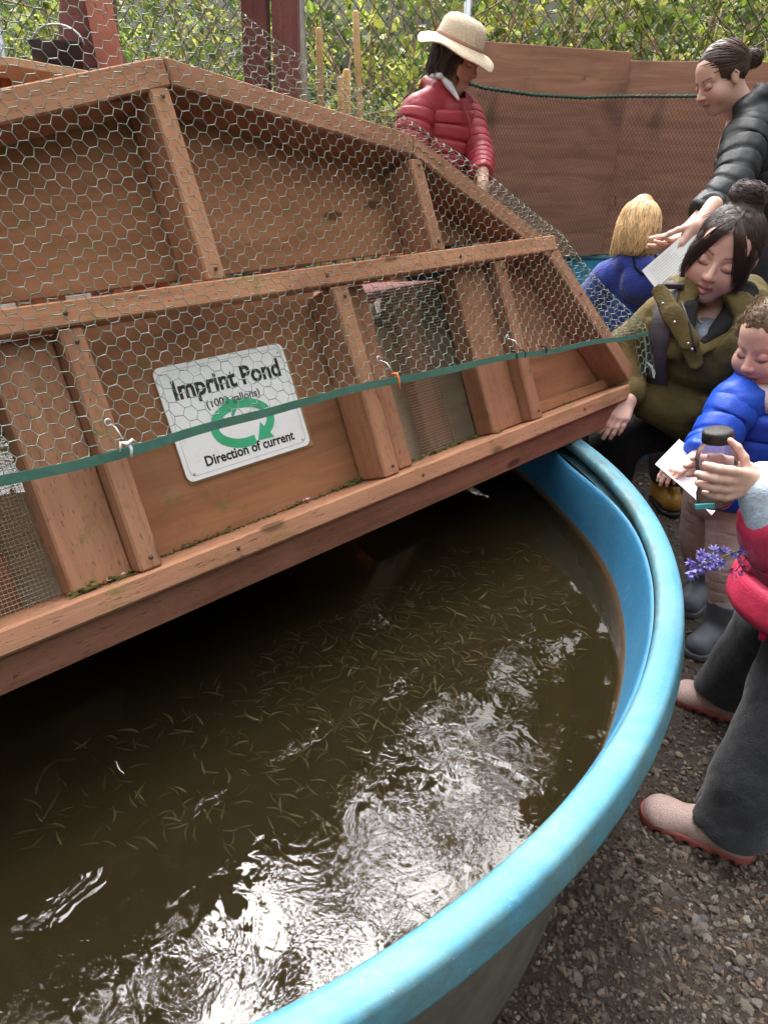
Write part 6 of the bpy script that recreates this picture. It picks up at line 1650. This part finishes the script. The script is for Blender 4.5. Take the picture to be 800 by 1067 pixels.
# ---------------------------------------------------------------- blonde child seen from behind
bl = tag_person(0.95, 2.97, 'blonde child in blue fleece seen from behind at the far tank')
fr = hframe((0.905, 2.90, 1.010), (0.25, 1.0, -0.25), (0.0, -0.15, 1.0))
nk = (0.915, 2.89, 0.91)
body_object(bl, [head_skin(fr, 0.82, nk, 0.045, SK_T, child=True, h=0.0045), skin_piece([('l', [nk, (0.95, 2.95, 0.7)], [0.05, 0.08])], 0.01, SK_T, 0.03), skin_piece(hand((0.80, 3.10, 0.735), (0.2, 0.9, -0.2), (0, 0, -1), 1, 0.6, [0.2] * 4), 0.004, SK_T)])
hl = []
for i in range(1700):
    a = random.uniform(0, 6.28); el_ = random.uniform(0.75, 1.56) if random.random() < 0.75 else random.uniform(0.1, 1.0)
    st = on_ell(CR_C + np.array((math.cos(a) * math.cos(el_), math.sin(a) * math.cos(el_), math.sin(el_))) * 0.1, CR_C, CR_R, 1.05)
    if st[1] > 0.06: continue
    out = unit(np.array((st[0], st[1] + 0.018, 0)) + 1e-6); L_ = random.uniform(0.065, 0.135); ph = random.uniform(0, 6.28); fq = random.uniform(1.2, 2.2); am = random.uniform(0.007, 0.022); pts = []
    for t in np.linspace(0, 1, 12):
        z = st[2] - (t ** 1.1) * (st[2] + L_ - 0.02)
        q = np.array((out[0] * 0.092, -0.018 + out[1] * 0.112, z)) if z < 0.03 else on_ell(np.array((out[0] * 0.1 * (0.25 + t), -0.018 + out[1] * 0.1 * (0.25 + t), z)), CR_C, CR_R, random.uniform(1.07, 1.15))
        side_ = np.array((-out[1], out[0], 0)); pts.append(q + side_ * am * math.sin(ph + 6.28 * fq * t) * t + out * 0.010 * math.sin(ph * 2 + 5 * t) * t)
    hl.append(pts)
hair_object(bl, [('e', T_(CR_C), T_(CR_R * 1.05)), (('l', [(0, -0.030, 0.04), (0, -0.035, -0.03), (0, -0.030, -0.10)], [0.070, 0.072, 0.050]), 0.03), (('e', (0.0, -0.035, 0.125), (0.030, 0.030, 0.022)), 0.02)], [(('e', (0, 0.12, -0.05), (0.085, 0.075, 0.115)), 0.01)], 0.0045, (0.56, 0.38, 0.19), hl, 0.0015, [(0.006, 90, 5, (1.6, 1.6, 0.35)), (0.0025, 200, 6, (1.6, 1.6, 0.35))], 0.015, fr, 0.82)
M['fleece'] = cloth('blue_fleece', (0.030, 0.058, 0.34), 0.95, 260, 0.7, 0.2, 0.4)
garment('fleece', bl, [('l', [(0.93, 2.90, 0.845), (0.95, 2.94, 0.70), (0.96, 2.97, 0.55)], [0.105, 0.125, 0.13]), ('l', [(0.825, 2.90, 0.845), (0.93, 2.89, 0.885), (1.03, 2.91, 0.845)], [0.052, 0.060, 0.052]),
    ('l', [(0.825, 2.90, 0.845), (0.775, 2.93, 0.76), (0.80, 3.08, 0.735)], [0.056, 0.052, 0.042]), ('l', [(1.035, 2.91, 0.845), (1.09, 2.97, 0.76), (1.05, 3.10, 0.735)], [0.056, 0.052, 0.042]),
    (('e', (0.935, 2.805, 0.845), (0.085, 0.050, 0.075)), 0.012), (('l', [(0.86, 2.845, 0.905), (0.93, 2.80, 0.90), (1.0, 2.85, 0.905)], [0.030, 0.036, 0.030]), 0.015)], 0.006, M['fleece'], k=0.022, noise=[(0.005, 32, 2), (0.003, 70, 4)])
link('hood_trim', npmesh('hood_trim', *sweep(np.array([(0.878, 2.808, 0.935), (0.882, 2.778, 0.905), (0.905, 2.760, 0.885), (0.935, 2.757, 0.893), (0.952, 2.772, 0.925), (0.955, 2.80, 0.945)]) - np.array(bl.location), 0.0045, 7), True), M['black_cloth'], bl)
garment('trousers', bl, [('l', [(0.91, 2.97, 0.55), (0.90, 2.97, 0.30), (0.90, 2.98, 0.08)], [0.075, 0.06, 0.05]), ('l', [(1.01, 2.98, 0.55), (1.01, 2.98, 0.30), (1.02, 2.99, 0.08)], [0.075, 0.06, 0.05])], 0.009, M['black_cloth'], k=0.02)
for x_ in (0.90, 1.02): shoe(bl, (x_, 2.93), (x_ + 0.02, 3.10), 0.075, M['welly'], M['welly_sole'])

# ---------------------------------------------------------------- woman in the red padded jacket and sun hat
re = tag_person(0.20, 3.42, 'woman in red padded jacket and beige sun hat looking down behind the hood')
fr = hframe((0.240, 3.435, 1.575), (0.80, -0.50, -0.36), (0.28, -0.10, 1.0))
nk = (0.205, 3.435, 1.455)
body_object(re, [head_skin(fr, 0.98, nk, 0.054, SK_A, h=0.004), skin_piece([('l', [nk, (0.19, 3.45, 1.36), (0.19, 3.44, 1.0)], [0.05, 0.07, 0.08])], 0.012, SK_A, 0.03), skin_piece(hand((0.348, 3.125, 1.150), (0.02, -0.55, -0.8), (-0.7, 0.2, -0.2), 1, 0.95, [0.3] * 4, 0.04, fore=(0.345, 3.17, 1.19)), 0.004, SK_A)])
hl = []
for i in range(260):
    a = random.uniform(0, 6.28); st = np.array((0.076 * math.cos(a), -0.018 + 0.092 * math.sin(a), 0.055))
    if st[1] > 0.055: continue
    hl.append([st + np.array((0.10 * math.cos(a) * t * 0.12, 0.02 * t * (1 if st[1] > 0 else 0), -random.uniform(0.11, 0.15) * t)) + RNG.normal(0, .0012, 3) for t in np.linspace(0, 1, 7)])
hair_object(re, [('e', T_(CR_C), T_(CR_R * 1.01)), (('l', [(-0.062, -0.012, 0.03), (-0.070, 0.0, -0.075)], [0.030, 0.018]), 0.02), (('l', [(0.062, -0.012, 0.03), (0.070, 0.0, -0.075)], [0.030, 0.018]), 0.02), (('l', [(0, -0.07, 0.03), (0, -0.075, -0.06)], [0.05, 0.04]), 0.02)], [(('e', (0, 0.11, -0.04), (0.068, 0.080, 0.10)), 0.008)], 0.0045, (0.028, 0.016, 0.012), hl, 0.0016, [(0.002, 160, 5)], 0.012, fr, 0.98)
def hat_mat():
    t = NT('straw_cloth'); n = t.noise(t.coord((1, 1, 1.6)), 130, 3, 0.6); t.base(t.ramp(n, [(0.35, (0.52, 0.41, 0.28)), (0.6, (0.74, 0.62, 0.46))])); t.rough(0.85); t.bump(n, 0.6, 0.003); return t.m
Vh, Fh = revolve([(0.146, 0.016), (0.150, 0.018), (0.149, 0.021), (0.125, 0.038), (0.100, 0.049), (0.0915, 0.053), (0.0895, 0.060), (0.0885, 0.075), (0.083, 0.110), (0.070, 0.131), (0.045, 0.142), (0.001, 0.145)], 64)
ang_ = np.arctan2(Vh[:, 1], Vh[:, 0]); rad_ = np.hypot(Vh[:, 0], Vh[:, 1])
Vh[:, 2] += np.clip((rad_ - 0.095) / 0.055, 0, 1) * (0.011 * np.sin(ang_ * 3 + 0.6) + 0.006 * np.sin(ang_ * 5 + 2)); Vh[:, 1] = Vh[:, 1] * 1.10 - 0.012
hat = link('sun_hat', npmesh('sun_hat', place(Vh * 1.0, fr) - np.array(re.location), Fh, True), hat_mat(), re)
Vh2, Fh2 = revolve([(0.0925, 0.0535), (0.0935, 0.058), (0.0915, 0.064)], 64); Vh2[:, 1] = Vh2[:, 1] * 1.10 - 0.012
link('hat_band', npmesh('hat_band', place(Vh2, fr) - np.array(re.location), Fh2, True), flat('band', (0.45, 0.24, 0.16), 0.8), hat)
M['red_puff'] = cloth('red_nylon', (0.30, 0.030, 0.042), 0.5, 400, 0.16, 0.18)
garment('jacket', re, [('l', [(0.205, 3.43, 1.385), (0.20, 3.41, 1.20), (0.20, 3.39, 0.95)], [0.140, 0.150, 0.155], dict(amp=0.010, period=0.052, flat_=(unit((0.75, -0.6, 0)), 0.85))),
    ('l', [(0.09, 3.325, 1.385), (0.205, 3.44, 1.425), (0.30, 3.50, 1.385)], [0.062, 0.075, 0.060]), ('e', (0.218, 3.415, 1.385), (0.092, 0.085, 0.07)),
    ('l', [(0.088, 3.315, 1.375), (0.065, 3.22, 1.21), (0.12, 3.10, 1.06)], [0.076, 0.066, 0.050], dict(amp=0.009, period=0.050)),
    ('l', [(0.30, 3.49, 1.375), (0.350, 3.33, 1.235), (0.346, 3.155, 1.175)], [0.068, 0.058, 0.043], dict(amp=0.007, period=0.042)),
    ('l', [(0.165, 3.37, 1.475), (0.13, 3.46, 1.485), (0.20, 3.53, 1.475), (0.275, 3.50, 1.455)], [0.022, 0.026, 0.026, 0.022])], 0.0048, M['red_puff'], k=0.014, subs=[(('c', (0.225, 3.42, 1.43), (0.24, 3.42, 1.56), 0.058, 0.068), 0.008)], noise=[(0.003, 60, 3), (0.0022, 120, 5)])
garment('shirt_collar', re, [('l', [(0.180, 3.375, 1.505), (0.212, 3.355, 1.478), (0.250, 3.338, 1.432)], [0.010, 0.015, 0.006]), ('l', [(0.175, 3.36, 1.51), (0.15, 3.44, 1.51), (0.20, 3.50, 1.505)], [0.012, 0.012, 0.012])], 0.004, cloth('white_collar', (0.72, 0.74, 0.80), 0.8), k=0.01)
link('zip', npmesh('zip', *sweep(np.array([(0.262, 3.335, 1.425), (0.295, 3.305, 1.36), (0.312, 3.29, 1.28), (0.318, 3.28, 1.15)]) - np.array(re.location), 0.0035, 6), True), flat('red_zip', (0.20, 0.02, 0.03), 0.5), re)
garment('trousers', re, [('l', [(0.15, 3.38, 0.97), (0.14, 3.38, 0.5), (0.14, 3.40, 0.08)], [0.10, 0.07, 0.055]), ('l', [(0.27, 3.44, 0.97), (0.27, 3.44, 0.5), (0.27, 3.46, 0.08)], [0.10, 0.07, 0.055])], 0.012, M['black_cloth'], k=0.03)
for x_, y_ in ((0.13, 3.40), (0.26, 3.46)): shoe(re, (x_, y_), (x_ + 0.17, y_ - 0.14), 0.09, M['black'], M['black'])

# ---------------------------------------------------------------- woman in the black padded jacket
bk = tag_person(1.42, 3.0, 'woman in black padded jacket reaching down, hair in a low bun')
fr = hframe((1.155, 3.050, 1.508), (-0.90, -0.24, -0.48), (-0.42, 0.02, 1.0))
nk = (1.265, 3.06, 1.40)
sk = [head_skin(fr, 0.93, nk, 0.054, SK_F, h=0.0034)]
sk.append(skin_piece(hand((0.995, 2.655, 1.048), (-0.76, -0.40, -0.42), (0.05, 0.35, 0.85), 1, 0.92, [0.22, 0.28, 0.34, 0.42], 0.07, (0.75, 0.6, 0.3), 0.2, (1.05, 2.69, 1.095)), 0.003, SK_F))
sk.append(skin_piece(hand((1.000, 2.590, 1.075), (-0.45, -0.25, -0.85), (-0.5, 0.5, -0.2), -1, 0.92, [0.15, 0.2, 0.5, 0.6], 0.08, (0.6, 0.7, 0.4), 0.2, (1.06, 2.64, 1.13)), 0.003, SK_F))
sk.append(skin_piece([('l', [nk, (1.32, 3.06, 1.3), (1.45, 3.0, 1.0)], [0.055, 0.11, 0.11])], 0.012, SK_F, 0.03))
body_object(bk, sk)
hl = []
for i in range(330):
    d = unit(RNG.normal(0, 1, 3)); p = on_ell(CR_C + d * 0.1, CR_C, CR_R, 1.02)
    if p[1] > 0.062 and p[2] < 0.060 or p[2] < -0.02 and p[1] > -0.03: continue
    e = np.array((0.0, -0.115, 0.01)); hl.append([on_ell(p * (1 - t) + e * t + np.array((np.sign(p[0]) * 0.05 * math.sin(math.pi * t), 0, 0)), CR_C, CR_R, random.uniform(1.025, 1.05)) for t in np.linspace(0, 0.93, 8)])
for i in range(160):
    c_ = np.array((0, -0.135, 0.012)); Rr = random.uniform(0.022, 0.042); ax1 = unit(RNG.normal(0, 1, 3)); e1_ = unit(np.cross(ax1, (1, 0.1, 0.3))); e2_ = np.cross(ax1, e1_); a0 = random.uniform(0, 6.28)
    hl.append([c_ + Rr * (math.cos(a0 + t) * e1_ + math.sin(a0 + t) * e2_) for t in np.linspace(0, 2.2, 7)])
hair_object(bk, [('e', T_(CR_C), T_(CR_R * 1.0)), (('e', (0, -0.133, 0.012), (0.034, 0.034, 0.034)), 0.02)], [(('e', (0, 0.122, -0.040), (0.074, 0.062, 0.082)), 0.008), (('e', (0, 0.02, -0.085), (0.09, 0.085, 0.075)), 0.01)], 0.0036, (0.060, 0.030, 0.020), hl, 0.0014, [(0.0018, 160, 5)], 0.012, fr, 0.93)
M['black_puff'] = cloth('black_nylon', (0.020, 0.021, 0.024), 0.48, 400, 0.16, 0.2)
garment('jacket', bk, [('l', [(1.335, 3.06, 1.30), (1.41, 3.03, 1.12), (1.48, 3.0, 0.90)], [0.145, 0.150, 0.155], dict(amp=0.010, period=0.085)),
    ('l', [(1.245, 2.945, 1.345), (1.325, 3.07, 1.375), (1.41, 3.18, 1.34)], [0.068, 0.085, 0.070]),
    ('l', [(1.24, 2.935, 1.338), (1.155, 2.77, 1.185), (1.035, 2.69, 1.095)], [0.080, 0.068, 0.050], dict(amp=0.009, period=0.072)),
    ('l', [(1.42, 3.18, 1.33), (1.30, 2.95, 1.12), (1.055, 2.655, 1.125)], [0.076, 0.062, 0.045], dict(amp=0.008, period=0.072)),
    ('l', [(1.225, 2.985, 1.415), (1.29, 3.03, 1.455), (1.375, 3.10, 1.455), (1.345, 3.17, 1.42)], [0.030, 0.038, 0.046, 0.036]), (('e', (1.39, 3.06, 1.42), (0.075, 0.08, 0.050)), 0.02)], 0.0048, M['black_puff'], k=0.014, subs=[(('c', (1.245, 3.065, 1.42), (1.20, 3.06, 1.52), 0.058, 0.075), 0.008)], noise=[(0.0035, 55, 3), (0.0025, 120, 5)])
garment('trousers', bk, [('l', [(1.44, 2.93, 0.92), (1.42, 2.86, 0.5), (1.43, 2.86, 0.08)], [0.12, 0.08, 0.06]), ('l', [(1.54, 3.04, 0.92), (1.56, 2.92, 0.5), (1.58, 2.9, 0.08)], [0.12, 0.08, 0.06])], 0.012, M['charcoal'], k=0.03)
for x_, y_ in ((1.45, 2.84), (1.60, 2.88)): shoe(bk, (x_, y_), (x_ - 0.2, y_ - 0.08), 0.09, M['black'], M['black'])
